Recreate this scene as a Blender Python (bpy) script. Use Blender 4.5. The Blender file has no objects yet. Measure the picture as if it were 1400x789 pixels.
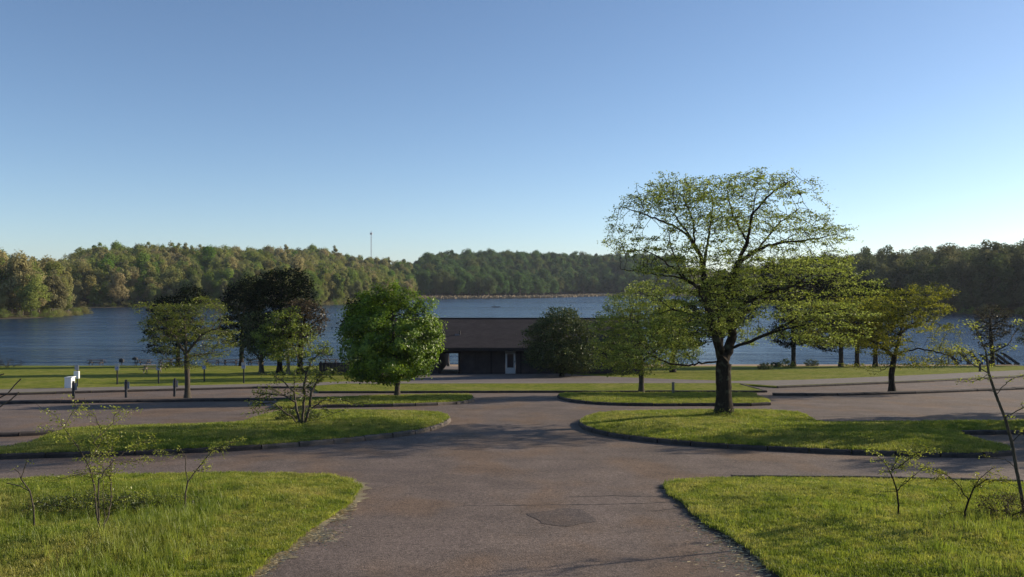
import bpy, bmesh, math, random
import numpy as np
from mathutils import Vector, Matrix, geometry, noise
R = math.radians
random.seed(7); rng = np.random.default_rng(7)
SC = bpy.context.scene
COL = SC.collection

# ------------------------------------------------------------------ camera, sky, sun, exposure
HAZE = 0.00009
F = 1165.0                      # focal length in photo pixels (1400 wide)
HOR = 388.0                     # photo row of the horizon
cam = bpy.data.cameras.new('camera'); camo = bpy.data.objects.new('camera', cam); COL.objects.link(camo)
cam.sensor_width = 36.0; cam.lens = 36.0 * F / 1400.0; cam.clip_start = 0.1; cam.clip_end = 20000
camo.location = (0, 0, 0); camo.rotation_euler = (R(90) - math.atan((394.5 - HOR) / F), 0, 0)
SC.camera = camo
SUN_EL = R(18.5); SUN_AZ = math.atan2(0.925, 0.38)          # azimuth from +Y towards +X
world = bpy.data.worlds.new('World'); SC.world = world; world.use_nodes = True
wn = world.node_tree.nodes; wl = world.node_tree.links; wn.clear()
sky = wn.new('ShaderNodeTexSky'); sky.sky_type = 'NISHITA'; sky.sun_disc = False
sky.sun_elevation = SUN_EL; sky.sun_rotation = SUN_AZ
sky.altitude = 50; sky.air_density = 0.74; sky.dust_density = 0.3; sky.ozone_density = 2.5
bg = wn.new('ShaderNodeBackground'); bg.inputs[1].default_value = 0.102
wo = wn.new('ShaderNodeOutputWorld'); wl.new(sky.outputs[0], bg.inputs[0]); wl.new(bg.outputs[0], wo.inputs[0])
sl = bpy.data.lights.new('sun', 'SUN'); sl.energy = 4.6; sl.angle = R(0.53); sl.color = (1.0, 0.87, 0.69)
so = bpy.data.objects.new('sun', sl); COL.objects.link(so)
sd = Vector((math.sin(SUN_AZ) * math.cos(SUN_EL), math.cos(SUN_AZ) * math.cos(SUN_EL), math.sin(SUN_EL)))
so.rotation_euler = sd.to_track_quat('Z', 'Y').to_euler(); so.location = sd * 200
SC.view_settings.view_transform = 'Standard'; SC.view_settings.look = 'None'
SC.view_settings.exposure = 0.6; SC.view_settings.gamma = 1.0; SC.view_settings.use_curve_mapping = False
SC.render.engine = 'CYCLES'
try:
    SC.cycles.max_bounces = 6; SC.cycles.transparent_max_bounces = 6; SC.cycles.volume_bounces = 0
except Exception: pass

# ------------------------------------------------------------------ terrain profile
A0, B0 = 3.349, 0.0636
WL = -9.8                                               # lake level
def sstep(t):
    t = np.clip(t, 0, 1); return t * t * (3 - 2 * t)
def z0(x, y):
    """height of the sloping site (camera eye at z = 0)"""
    y = np.asarray(y, float)
    z = -(A0 + B0 * y)
    z = z + 1.75 * sstep((9 - y) / 9.0)
    return np.maximum(z, -11.5)
def gp(px, py):
    Y = (A0 * F) / (py - (HOR + B0 * F)); return ((px - 700) / F * Y, Y)
def wp(px, py):
    Y = -WL * F / (py - HOR); return ((px - 700) / F * Y, Y)
def at(px, py, Y):
    return ((px - 700) / F * Y, Y, -(py - HOR) / F * Y)

# ------------------------------------------------------------------ object helpers
def props(o, label=None, cat=None, group=None, kind=None):
    if label: o['label'] = label
    if cat: o['category'] = cat
    if group: o['group'] = group
    if kind: o['kind'] = kind
    return o
def link(name, me, parent=None):
    o = bpy.data.objects.new(name, me); COL.objects.link(o)
    if parent is not None: o.parent = parent
    return o
def empty(name, loc=(0, 0, 0), rz=0, **k):
    o = bpy.data.objects.new(name, None); COL.objects.link(o); o.location = loc; o.rotation_euler = (0, 0, rz)
    o.empty_display_size = 0.3
    return props(o, **k)
def mesh_np(name, V, faces, mats=(), midx=None, smooth=False, attr=None):
    """faces: list of int arrays (n,k); midx: list of material index per array"""
    V = np.asarray(V, np.float32)
    me = bpy.data.meshes.new(name); me.vertices.add(len(V)); me.vertices.foreach_set('co', V.ravel())
    tot = sum(f.size for f in faces); nf = sum(len(f) for f in faces)
    li = np.concatenate([f.ravel() for f in faces]).astype(np.int32)
    ls = []; s = 0; mi = []
    for k, f in enumerate(faces):
        n, w = f.shape; ls.append(s + np.arange(n) * w); s += n * w
        mi.append(np.full(n, 0 if midx is None else midx[k]))
    me.loops.add(tot); me.loops.foreach_set('vertex_index', li)
    me.polygons.add(nf); me.polygons.foreach_set('loop_start', np.concatenate(ls).astype(np.int32))
    me.polygons.foreach_set('material_index', np.concatenate(mi).astype(np.int32))
    me.polygons.foreach_set('use_smooth', np.full(nf, bool(smooth)))
    for m in mats: me.materials.append(m)
    if attr is not None:
        a = me.attributes.new('tone', 'FLOAT', 'POINT'); a.data.foreach_set('value', np.asarray(attr, np.float32))
    me.update(calc_edges=True); me.validate()
    return me
class MB:
    """collects boxes, bars and prisms for one mesh object"""
    def __init__(s): s.bm = bmesh.new()
    def box(s, c, d, rz=0, rx=0, ry=0, taper=1.0):
        M = Matrix.Translation(c) @ Matrix.Rotation(rz, 4, 'Z') @ Matrix.Rotation(ry, 4, 'Y') @ Matrix.Rotation(rx, 4, 'X')
        r = bmesh.ops.create_cube(s.bm, size=1)
        for v in r['verts']:
            t = taper if v.co.z > 0 else 1
            v.co = M @ Vector((v.co.x * d[0] * t, v.co.y * d[1] * t, v.co.z * d[2]))
        return s
    def cyl(s, p, q, r1, r2=None, n=10):
        p = Vector(p); q = Vector(q); r2 = r1 if r2 is None else r2
        M = Matrix.Translation((p + q) / 2) @ (q - p).to_track_quat('Z', 'Y').to_matrix().to_4x4()
        r = bmesh.ops.create_cone(s.bm, cap_ends=True, segments=n, radius1=r1, radius2=r2, depth=(q - p).length)
        for v in r['verts']: v.co = M @ v.co
        return s
    def poly(s, pts, thick):                             # vertical plate: pts in xz, thickness along y
        vs = [s.bm.verts.new((x, 0, z)) for x, z in pts]; f = s.bm.faces.new(vs)
        e = bmesh.ops.extrude_face_region(s.bm, geom=[f])
        for v in [g for g in e['geom'] if isinstance(g, bmesh.types.BMVert)]: v.co.y += thick
        bmesh.ops.recalc_face_normals(s.bm, faces=s.bm.faces[:]); return s
    def build(s, name, mat, parent=None, bevel=0, smooth=False):
        if bevel: bmesh.ops.bevel(s.bm, geom=s.bm.edges[:], offset=bevel, segments=1, affect='EDGES')
        me = bpy.data.meshes.new(name); s.bm.to_mesh(me); s.bm.free(); me.materials.append(mat)
        if smooth: me.polygons.foreach_set('use_smooth', [True] * len(me.polygons))
        return link(name, me, parent)
def copy_tree(o, parent=None):
    kids = [c for c in COL.objects if c.parent == o] if parent is None else [c for c in COL.objects if c.parent == o]
    c = o.copy(); COL.objects.link(c); c.parent = parent
    for ch in kids: copy_tree(ch, c)
    return c

# ------------------------------------------------------------------ materials
class NT:
    def __init__(s, name):
        s.m = bpy.data.materials.new(name); s.m.use_nodes = True; s.t = s.m.node_tree; s.t.nodes.clear()
        s.out = s.t.nodes.new('ShaderNodeOutputMaterial')
    def n(s, ty, **k):
        x = s.t.nodes.new(ty)
        for a, b in k.items():
            if a.startswith('i_'): x.inputs[a[2:].replace('_', ' ')].default_value = b
            else: setattr(x, a, b)
        return x
    def l(s, a, b): s.t.links.new(a, b)
    def pos(s, scale=(1, 1, 1)):
        g = s.n('ShaderNodeNewGeometry'); mp = s.n('ShaderNodeMapping'); mp.inputs['Scale'].default_value = scale
        s.l(g.outputs['Position'], mp.inputs['Vector']); return mp.outputs[0]
    def obj(s, scale=(1, 1, 1)):
        g = s.n('ShaderNodeTexCoord'); mp = s.n('ShaderNodeMapping'); mp.inputs['Scale'].default_value = scale
        s.l(g.outputs['Object'], mp.inputs['Vector']); return mp.outputs[0]
    def noise(s, vec, scale, detail=4, rough=0.6, dist=0.0):
        x = s.n('ShaderNodeTexNoise'); x.inputs['Scale'].default_value = scale; x.inputs['Detail'].default_value = detail
        x.inputs['Roughness'].default_value = rough; x.inputs['Distortion'].default_value = dist
        s.l(vec, x.inputs['Vector']); return x.outputs['Fac']
    def ramp(s, fac, stops):
        x = s.n('ShaderNodeValToRGB'); e = x.color_ramp.elements
        while len(e) < len(stops): e.new(0.5)
        for k, (p, c) in enumerate(stops):
            e[k].position = p; e[k].color = (c[0], c[1], c[2], 1) if not isinstance(c, (int, float)) else (c, c, c, 1)
        s.l(fac, x.inputs[0]); return x.outputs[0]
    def mix(s, fac, a, b, mode='MIX'):
        x = s.n('ShaderNodeMix'); x.data_type = 'RGBA'; x.blend_type = mode
        for v, i in ((fac, 0), (a, 6), (b, 7)):
            if hasattr(v, 'links'): s.l(v, x.inputs[i])
            elif isinstance(v, (int, float)): x.inputs[i].default_value = v if i == 0 else (v, v, v, 1)
            else: x.inputs[i].default_value = (v[0], v[1], v[2], 1)
        return x.outputs[2]
    def math(s, op, a, b=0.0):
        x = s.n('ShaderNodeMath'); x.operation = op
        for v, i in ((a, 0), (b, 1)):
            if hasattr(v, 'links'): s.l(v, x.inputs[i])
            else: x.inputs[i].default_value = v
        return x.outputs[0]
    def bump(s, h, strength=0.3, dist=0.02):
        x = s.n('ShaderNodeBump'); x.inputs['Strength'].default_value = strength; x.inputs['Distance'].default_value = dist
        s.l(h, x.inputs['Height']); return x.outputs[0]
    def principled(s, col, rough=0.8, spec=0.3, metal=0.0, normal=None):
        p = s.n('ShaderNodeBsdfPrincipled')
        for v, i in ((col, 'Base Color'), (rough, 'Roughness')):
            if hasattr(v, 'links'): s.l(v, p.inputs[i])
            elif isinstance(v, (int, float)): p.inputs[i].default_value = v
            else: p.inputs[i].default_value = (v[0], v[1], v[2], 1)
        p.inputs['Specular IOR Level'].default_value = spec; p.inputs['Metallic'].default_value = metal
        if normal is not None: s.l(normal, p.inputs['Normal'])
        s.l(p.outputs[0], s.out.inputs[0]); return s.m

def simple(name, col, rough=0.7, spec=0.3, var=0.25, scale=8, metal=0.0, bump=0.2):
    t = NT(name); v = t.obj(); n = t.noise(v, scale, 5)
    c = t.ramp(n, [(0.25, [k * (1 - var) for k in col]), (0.75, [min(1, k * (1 + var)) for k in col])])
    return t.principled(c, rough, spec, metal, t.bump(n, bump, 0.01))

def grass_colour(t, dry=0.5, base=None):
    """mown lawn colours: patches of green, yellow-green and dead straw, by world position"""
    v = t.pos()
    big = t.noise(v, 0.35, 4, 0.6); mid = t.noise(v, 2.2, 5, 0.65); fine = t.noise(v, 26, 3, 0.7)
    c = t.ramp(mid, [(0.30, (0.050, 0.078, 0.012)), (0.48, (0.115, 0.148, 0.018)), (0.70, (0.19, 0.205, 0.034))])  # darkest patches put the shade of weeds into the colour
    st = t.mix(t.ramp(t.math('ADD', t.math('MULTIPLY', big, 0.6), t.math('MULTIPLY', t.noise(v, 1.1, 5, .7), 0.4)), [(0.46, 0.0), (0.62, dry)]), c, (0.235, 0.215, 0.075))
    return t.mix(0.75, st, t.ramp(fine, [(0.25, 0.35), (0.8, 1.25)]), 'MULTIPLY'), mid, fine
def mat_lawn():
    t = NT('lawn_grass'); c, mid, fine = grass_colour(t); c = t.mix(1.0, c, (1.45, 1.35, 1.2), 'MULTIPLY')
    h = t.math('ADD', t.math('MULTIPLY', mid, 1.0), fine)
    return t.principled(c, 0.95, 0.05, 0, t.bump(h, 0.6, 0.05))
def mat_blades(name, tint, dry=0.5):
    t = NT(name); c, mid, fine = grass_colour(t, dry)
    oi = t.n('ShaderNodeObjectInfo')
    c = t.mix(1.0, c, t.ramp(oi.outputs['Random'], [(0, [0.75 * k for k in tint]), (0.7, tint), (0.93, [1.3 * k for k in tint]), (1.0, (2.4, 1.9, 2.2))]), 'MULTIPLY')
    d = t.n('ShaderNodeBsdfDiffuse'); tr = t.n('ShaderNodeBsdfTranslucent'); g = t.n('ShaderNodeBsdfGlossy'); g.inputs['Roughness'].default_value = 0.5
    t.l(c, d.inputs[0]); t.l(c, tr.inputs[0]); m = t.n('ShaderNodeMixShader'); m.inputs[0].default_value = 0.5
    t.l(d.outputs[0], m.inputs[1]); t.l(tr.outputs[0], m.inputs[2])
    m2 = t.n('ShaderNodeMixShader'); m2.inputs[0].default_value = 0.03; t.l(m.outputs[0], m2.inputs[1]); t.l(g.outputs[0], m2.inputs[2])
    t.l(m2.outputs[0], t.out.inputs[0]); return t.m
def mat_leaf(name, cols, trans=0.45, scale=1.2, gloss=0.04, by_object=False):
    """leaf colour from the per-leaf 'tone' attribute (0..1), clump noise and, for far trees, the tree"""
    t = NT(name); a = t.n('ShaderNodeAttribute'); a.attribute_name = 'tone'
    n = t.noise(t.obj(), scale, 3)
    f = t.math('ADD', t.math('MULTIPLY', a.outputs['Fac'], 0.55), t.math('MULTIPLY', n, 0.45))
    if by_object:
        oi = t.n('ShaderNodeObjectInfo')
        k = len(cols)
        c = t.ramp(oi.outputs['Random'], [(i / max(1, k - 1), cols[i]) for i in range(k)])
        c = t.mix(1.0, c, t.ramp(f, [(0.2, 0.65), (0.8, 1.35)]), 'MULTIPLY')
    else:
        k = len(cols); c = t.ramp(f, [(0.25 + 0.5 * i / max(1, k - 1), cols[i]) for i in range(k)])
    d = t.n('ShaderNodeBsdfDiffuse'); tr = t.n('ShaderNodeBsdfTranslucent'); g = t.n('ShaderNodeBsdfGlossy'); g.inputs['Roughness'].default_value = 0.45
    t.l(c, d.inputs[0]); t.l(c, tr.inputs[0]); m = t.n('ShaderNodeMixShader'); m.inputs[0].default_value = trans
    t.l(d.outputs[0], m.inputs[1]); t.l(tr.outputs[0], m.inputs[2])
    m2 = t.n('ShaderNodeMixShader'); m2.inputs[0].default_value = gloss; t.l(m.outputs[0], m2.inputs[1]); t.l(g.outputs[0], m2.inputs[2])
    t.l(m2.outputs[0], t.out.inputs[0]); return t.m
def mat_bark(name, col):
    t = NT(name); v = t.obj((9, 9, 1.6)); n = t.noise(v, 2.5, 6, 0.7); lich = t.noise(t.obj(), 3.0, 4)
    c = t.ramp(n, [(0.3, [k * 0.45 for k in col]), (0.7, [k * 1.4 for k in col])])
    c = t.mix(t.ramp(lich, [(0.55, 0.0), (0.7, 0.45)]), c, (0.16, 0.17, 0.12))
    return t.principled(c, 0.95, 0.1, 0, t.bump(n, 0.9, 0.04))
def mat_asphalt(name, base=(0.150, 0.113, 0.090), dark=0.0):
    t = NT(name); v = t.pos()
    big = t.noise(v, 0.13, 5, 0.6, 0.8); mid = t.noise(v, 0.9, 6, 0.65); fine = t.noise(v, 55, 2, 0.8); fine2 = t.noise(v, 13, 4, 0.85)
    vo = t.n('ShaderNodeTexVoronoi'); vo.inputs['Scale'].default_value = 38; t.l(v, vo.inputs['Vector'])
    b = [k * (1 - dark) for k in base]
    c = t.ramp(big, [(0.3, [k * 0.78 for k in b]), (0.55, b), (0.75, [k * 1.14 for k in b])])
    c = t.mix(0.8, c, t.ramp(mid, [(0.3, 0.70), (0.7, 1.2)]), 'MULTIPLY')
    hue = t.noise(t.pos((1, .6, 1)), 0.45, 3, 0.5); c = t.mix(0.85, c, t.ramp(hue, [(0.38, (1.12, 0.98, 0.80)), (0.5, (1, 1, 1)), (0.64, (0.96, 0.965, 1.0))]), 'MULTIPLY')
    sp8 = t.noise(v, 30, 2, 0.7); c = t.mix(0.8, c, t.ramp(sp8, [(0.32, 0.55), (0.5, 1.0), (0.68, 1.5)]), 'MULTIPLY')
    c = t.mix(0.9, c, t.ramp(fine2, [(0.32, 0.5), (0.68, 1.5)]), 'MULTIPLY')
    c = t.mix(0.8, c, t.ramp(fine, [(0.3, 0.5), (0.7, 1.5)]), 'MULTIPLY')
    sp = t.math('MULTIPLY', t.ramp(vo.outputs['Distance'], [(0.10, 1.0), (0.16, 0.0)]), t.ramp(t.noise(v, 9, 2), [(0.55, 0.0), (0.62, 0.8)]))
    c = t.mix(sp, c, (0.30, 0.25, 0.19))
    st = t.ramp(t.noise(t.pos((0.35, 1.6, 1)), 0.55, 4, 0.6), [(0.6, 0.0), (0.75, 0.35)])
    c = t.mix(st, c, [k * 0.55 for k in (b[0], b[1], b[2] * 1.1)])
    return t.principled(c, 0.9, 0.25, 0, t.bump(t.math('ADD', fine, vo.outputs['Distance']), 0.35, 0.012))
def mat_concrete(name, base, dark=0.45):
    t = NT(name); v = t.pos(); n = t.noise(v, 2.3, 6, 0.7); f = t.noise(v, 40, 3, 0.8)
    c = t.ramp(n, [(0.3, [k * dark for k in base]), (0.6, base), (0.8, [k * 1.2 for k in base])])
    c = t.mix(0.6, c, t.ramp(f, [(0.3, 0.65), (0.7, 1.3)]), 'MULTIPLY')
    return t.principled(c, 0.9, 0.2, 0, t.bump(f, 0.4, 0.01))
M = {}
M['lawn'] = mat_lawn()
M['blades'] = mat_blades('mown_blades', (2.55, 2.45, 1.9), 0.6)
M['blades_tall'] = mat_blades('tall_blades', (2.2, 2.25, 1.7), 0.3)
M['blades_far'] = mat_blades('island_blades', (2.4, 2.3, 1.9), 0.5)
M['asphalt'] = mat_asphalt('asphalt'); M['patch'] = mat_asphalt('asphalt_patch', (0.108, 0.083, 0.070), 0.03)
M['crack_and_shadow'] = simple('crack_and_shadow_dark', (0.045, 0.038, 0.036), 0.9)
M['kerb'] = mat_concrete('kerb_concrete', (0.15, 0.125, 0.105)); M['kerb_dark'] = mat_concrete('kerb_asphalt', (0.075, 0.062, 0.055))
M['path'] = mat_concrete('path_concrete', (0.205, 0.175, 0.145), 0.7)
M['forecourt'] = mat_concrete('forecourt_paving', (0.175, 0.145, 0.125), 0.7)
M['sand'] = mat_concrete('beach_sand', (0.36, 0.25, 0.15), 0.8)
M['bark_dark'] = mat_bark('dark_bark', (0.034, 0.027, 0.021)); M['bark'] = mat_bark('bark', (0.095, 0.080, 0.062))
M['bark_pale'] = mat_bark('pale_bark', (0.20, 0.18, 0.14)); M['bark_far'] = mat_bark('far_bark', (0.15, 0.13, 0.11))
M['straw'] = simple('dry_straw', (0.60, 0.50, 0.30), 0.9, 0.1)
# terrain: lawn near, leaf litter under the far woods, mud at the water line
t = NT('ground_soil'); gc, mid, fine = grass_colour(t)
g = t.n('ShaderNodeNewGeometry'); sx = t.n('ShaderNodeSeparateXYZ'); t.l(g.outputs['Position'], sx.inputs[0])
far = t.n('ShaderNodeMapRange'); far.inputs[1].default_value = 112; far.inputs[2].default_value = 125; t.l(sx.outputs[1], far.inputs[0])
lit = t.ramp(t.noise(t.pos(), 0.08, 5), [(0.35, (0.06, 0.05, 0.025)), (0.65, (0.10, 0.085, 0.04))])
mudr = t.n('ShaderNodeMapRange'); mudr.inputs[1].default_value = WL + 0.45; mudr.inputs[2].default_value = WL + 0.15; t.l(sx.outputs[2], mudr.inputs[0])
c = t.mix(far.outputs[0], gc, lit); c = t.mix(mudr.outputs[0], c, (0.09, 0.075, 0.05))
M['ground'] = t.principled(c, 0.95, 0.05, 0, t.bump(mid, 0.4, 0.05))
# lake water
t = NT('lake_water'); v = t.pos((1, 1, 1))
n1 = t.noise(t.pos((0.5, 1.0, 1)), 1.1, 5, 0.6, 0.4); n2 = t.noise(t.pos((0.25, 1.0, 1)), 0.22, 4, 0.6); n3 = t.noise(t.pos((0.12, 0.5, 1)), 0.05, 3)
h = t.math('ADD', t.math('MULTIPLY', n1, 0.35), t.math('MULTIPLY', n2, 1.1))
cw = t.ramp(n3, [(0.35, (0.008, 0.026, 0.058)), (0.65, (0.014, 0.040, 0.078))])
M['water'] = t.principled(cw, t.ramp(n3, [(0.3, 0.12), (0.7, 0.22)]), 0.5, 0, t.bump(t.math('MULTIPLY', h, t.ramp(t.noise(t.pos((0.02, 0.16, 1)), 1.0, 4, 0.6), [(0.35, 0.45), (0.65, 1.2)])), 1.0, 1.3))
M['water'].node_tree.nodes['Principled BSDF'].inputs['IOR'].default_value = 1.33

# ------------------------------------------------------------------ sheets draped on the slope
def pip(P, poly):
    x, y = P[:, 0], P[:, 1]; ins = np.zeros(len(P), bool); n = len(poly)
    for i in range(n):
        x1, y1 = poly[i]; x2, y2 = poly[(i + 1) % n]
        c = (y1 > y) != (y2 > y); 
        if y2 != y1: ins ^= c & (x < (x2 - x1) * (y - y1) / (y2 - y1) + x1)
    return ins
def edge_dist(P, poly, closed=True):
    d = np.full(len(P), 1e9); n = len(poly)
    for i in range(n if closed else n - 1):
        a = np.array(poly[i]); b = np.array(poly[(i + 1) % n]); ab = b - a; L = (ab ** 2).sum()
        if L < 1e-12: continue
        tt = np.clip(((P - a) @ ab) / L, 0, 1); q = a + tt[:, None] * ab
        d = np.minimum(d, np.hypot(P[:, 0] - q[:, 0], P[:, 1] - q[:, 1]))
    return d
def catmull(pts, n=5, closed=True):
    out = []; N = len(pts); P = [np.array(p, float) for p in pts]
    for i in range(N if closed else N - 1):
        p0 = P[i - 1] if (closed or i) else P[0]; p1 = P[i]; p2 = P[(i + 1) % N]; p3 = P[(i + 2) % N] if (closed or i + 2 < N) else P[-1]
        for k in range(n):
            s = k / n
            out.append(tuple(0.5 * (2 * p1 + (p2 - p0) * s + (2 * p0 - 5 * p1 + 4 * p2 - p3) * s * s + (3 * p1 - p0 - 3 * p2 + p3) * s ** 3)))
    if not closed: out.append(tuple(P[-1]))
    return out
def densify(poly, step, closed=True):
    out = []; N = len(poly)
    for i in range(N if closed else N - 1):
        a = np.array(poly[i]); b = np.array(poly[(i + 1) % N]); k = max(1, int(np.hypot(*(b - a)) / step))
        for j in range(k): out.append(tuple(a + (b - a) * j / k))
    if not closed: out.append(tuple(poly[-1]))
    return out
BUMPS = []                                                # (x, y, radius, height) hollows and mounds in the lawns
def hfun(P, h, poly=None, crown=0.0, amp=0.0):
    z = z0(P[:, 0], P[:, 1]) + h
    if poly is not None and (crown or amp):
        d = edge_dist(P, poly); z = z + crown * sstep(d / 2.5)
        if amp:
            nz = np.array([noise.noise(Vector((p[0] * 0.9, p[1] * 0.9, 3.3))) * 0.7 + noise.noise(Vector((p[0] * 3, p[1] * 3, 1.1))) * 0.3 for p in P])
            z = z + amp * nz * sstep(d / 0.5)
        for bx, by, br, bh in BUMPS:
            rr = np.hypot((P[:, 0] - bx), (P[:, 1] - by)) / br; z = z + bh * np.exp(-rr * rr * 2) * sstep(d / 1.5)
    return z
SHEETS = {}
def sheet(name, poly, h, mat, grid=1.0, skirt=0.25, crown=0.0, amp=0.0, key=None, wob=0.0, parent=None, **pr):
    poly = densify(poly, grid)
    if wob: poly = [(x + wob * noise.noise(Vector((x * 2.1, y * 2.1, 5))), y + wob * noise.noise(Vector((x * 2.1, y * 2.1, 9)))) for x, y in poly]
    A = np.array(poly); lo = A.min(0); hi = A.max(0)
    gx, gy = np.meshgrid(np.arange(lo[0], hi[0], grid), np.arange(lo[1], hi[1], grid)); G = np.stack([gx.ravel(), gy.ravel()], 1)
    G = G + rng.uniform(-0.15, 0.15, G.shape) * grid
    G = G[pip(G, poly)]; G = G[edge_dist(G, poly) > grid * 0.35]
    P = [Vector(p) for p in poly] + [Vector(p) for p in G]; n = len(poly)
    vs, es, fs, ov, oe, of = geometry.delaunay_2d_cdt(P, [], [list(range(n))], 1, 1e-5)
    V2 = np.array([(v.x, v.y) for v in vs]); z = hfun(V2, h, poly, crown, amp)
    V = np.column_stack([V2, z]); Fc = np.array([f for f in fs if len(f) == 3], int)
    a, b, c3 = (V2[Fc[:, k]] for k in range(3)); cr = (b[:, 0] - a[:, 0]) * (c3[:, 1] - a[:, 1]) - (b[:, 1] - a[:, 1]) * (c3[:, 0] - a[:, 0])
    Fc[cr < 0] = Fc[cr < 0][:, ::-1]
    faces = [Fc]
    if skirt:
        m = {}
        for i, src in enumerate(ov):
            for s in src:
                if s < n: m[s] = i
        ids = [m[i] for i in range(n) if i in m]; k = len(V); low = V[ids].copy(); low[:, 2] -= skirt
        V = np.vstack([V, low]); q = np.array([[ids[i], ids[(i + 1) % len(ids)], k + (i + 1) % len(ids), k + i] for i in range(len(ids))])
        faces.append(q)
    o = link(name, mesh_np(name, V, faces, [mat], smooth=False), parent)
    props(o, **pr)
    SHEETS[key or name] = dict(poly=poly, h=h, crown=crown, amp=amp, obj=o)
    return o
G = lambda pts: [gp(*p) for p in pts]

BUMPS += [(-8.0, 15.4, 1.6, -0.13), (-6.3, 15.8, 1.4, -0.12), (-9.6, 15.6, 1.3, -0.10), (8.4, 16.0, 2.2, -0.08), (-6.6, 12.9, 1.6, 0.12), (8.38, 33.65, 0.9, 0.10)]
# base terrain ----------------------------------------------------------------
shore_px = [(-900, 462), (-400, 446), (-100, 438), (0, 436), (60, 434.5), (95, 431.5), (108, 429), (104, 426), (92, 424), (92, 422.5), (108, 421),
            (200, 420), (300, 419), (430, 418), (480, 415.5), (530, 412.5), (566, 409.2), (575, 408.8), (640, 408.6), (720, 408), (780, 406.4), (840, 404.3),
            (900, 404), (960, 406), (1040, 411), (1100, 417), (1200, 425.5), (1300, 429.5), (1400, 430.5), (1550, 436), (1900, 452)]
shore = [wp(*p) for p in shore_px]
land_poly = shore + [(2600, shore[-1][1]), (2600, 9000), (-2600, 9000), (-2600, shore[0][1])]
def hill(u):
    return np.interp(u, [-0.62, -0.53, -0.50, -0.46, -0.38, -0.31, -0.23, -0.19, -0.145, -0.115, -0.10, 0.0, 0.08, 0.2, 0.32, 0.45, 0.65],
                     [4, 4, 11, 12, 13, 15, 18, 14, 9, 7, 17, 23, 20, 19, 12, 7, 7])
def far_h(P):
    u = P[:, 0] / np.maximum(P[:, 1], 1)
    ins = pip(P, land_poly); d = edge_dist(P, shore, closed=False)
    on = np.where((u > -0.118) & (u < 0.13) & (P[:, 1] > 480), 55.0, 0.0)
    z = WL + 0.35 + 0.008 * d + hill(u) * sstep((d - on) / 130.0) + 0.02 * np.maximum(d - 150, 0).clip(0, 300)
    zl = np.maximum(WL - 0.15 * d, -13.0)
    return np.where(ins, z, zl), ins, d
xs = np.unique(np.concatenate([np.arange(-60, 61, 3), np.linspace(-420, 420, 141), np.linspace(-2600, 2600, 80)]))
ys = np.unique(np.concatenate([np.arange(-30, 112, 2), np.arange(112, 220, 9), np.arange(220, 1000, 6), np.linspace(1000, 9000, 30)]))
gx, gy = np.meshgrid(xs, ys); P = np.stack([gx.ravel(), gy.ravel()], 1)
fh, _, _ = far_h(P); zn = z0(P[:, 0], P[:, 1]); zz = np.where(P[:, 1] < 118, zn, fh)
idx = np.arange(len(P)).reshape(gx.shape)
q = np.stack([idx[:-1, :-1].ravel(), idx[:-1, 1:].ravel(), idx[1:, 1:].ravel(), idx[1:, :-1].ravel()], 1)
props(link('ground', mesh_np('ground', np.column_stack([P, zz]), [q], [M['ground']], smooth=True)), kind='structure')
wv = np.array([(-2600, 90, WL), (2600, 90, WL), (2600, 1600, WL), (-2600, 1600, WL)])
props(link('lake_water', mesh_np('lake_water', wv, [np.array([[0, 1, 2, 3]])], [M['water']])), kind='structure')

# parking area and lawns ------------------------------------------------------
back_edge = [(-700, 552), (0, 541), (350, 531.5), (425, 531), (436, 538), (700, 537.5), (1045, 537), (1012, 527.5), (1062, 531), (1250, 523.5), (1400, 516), (1750, 503)]
be = G(back_edge)
asph = [(-75, -8), (75, -8), (75, be[-1][1])] + [(x, y + 0.4) for x, y in be[::-1]]
sheet('asphalt', asph, 0.015, M['asphalt'], 2.5, 0.0, kind='structure')
back = be + [(75, be[-1][1]), (75, 99), (-75, 99), (-75, be[0][1])]
BACKH = 0.12
sheet('lawn', back, BACKH, M['lawn'], 2.5, 0.3, key='back', kind='structure')
near_left = [(-1400, 700), (-400, 670), (0, 660), (60, 657), (200, 653), (330, 650), (420, 652), (468, 657), (488, 664), (490, 670), (478, 690), (440, 718), (400, 745), (340, 789), (262, 860), (180, 940)]
pl = G(near_left); pl = [pl[0]] + catmull(pl[1:], 4, False) + [(pl[-1][0] - 0.4, 5), (-3.6, 0), (-3.6, -8), (-45, -8), (-45, pl[0][1])]
pl = [p for i, p in enumerate(pl) if i == 0 or np.hypot(p[0] - pl[i - 1][0], p[1] - pl[i - 1][1]) > 0.02]
sheet('lawn', pl, 0.07, M['lawn'], 0.45, 0.2, 0.12, 0.05, key='near_left', wob=0.22, kind='structure')
near_right = [(1200, 900), (1120, 829), (1065, 789), (1010, 745), (960, 712), (925, 684), (912, 668), (922, 662), (950, 659), (1000, 658), (1100, 657), (1200, 659), (1300, 662), (1400, 665), (1700, 675), (2600, 700)]
pr = G(near_right); pr = catmull(pr[:-1], 4, False) + [pr[-1], (45, pr[-1][1]), (45, -8), (3.9, -8), (3.9, 0), (4.0, 7)]
sheet('lawn', pr, 0.075, M['lawn'], 0.45, 0.2, 0.12, 0.05, key='near_right', wob=0.20, kind='structure')
isl_l = [(-60, 631), (12, 628), (150, 624), (300, 618), (420, 610), (540, 598), (590, 588), (611, 578), (608, 572), (590, 569), (540, 567), (440, 566), (385, 568), (350, 576), (320, 584), (200, 588), (100, 592), (84, 596), (60, 604), (36, 614)]
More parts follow.
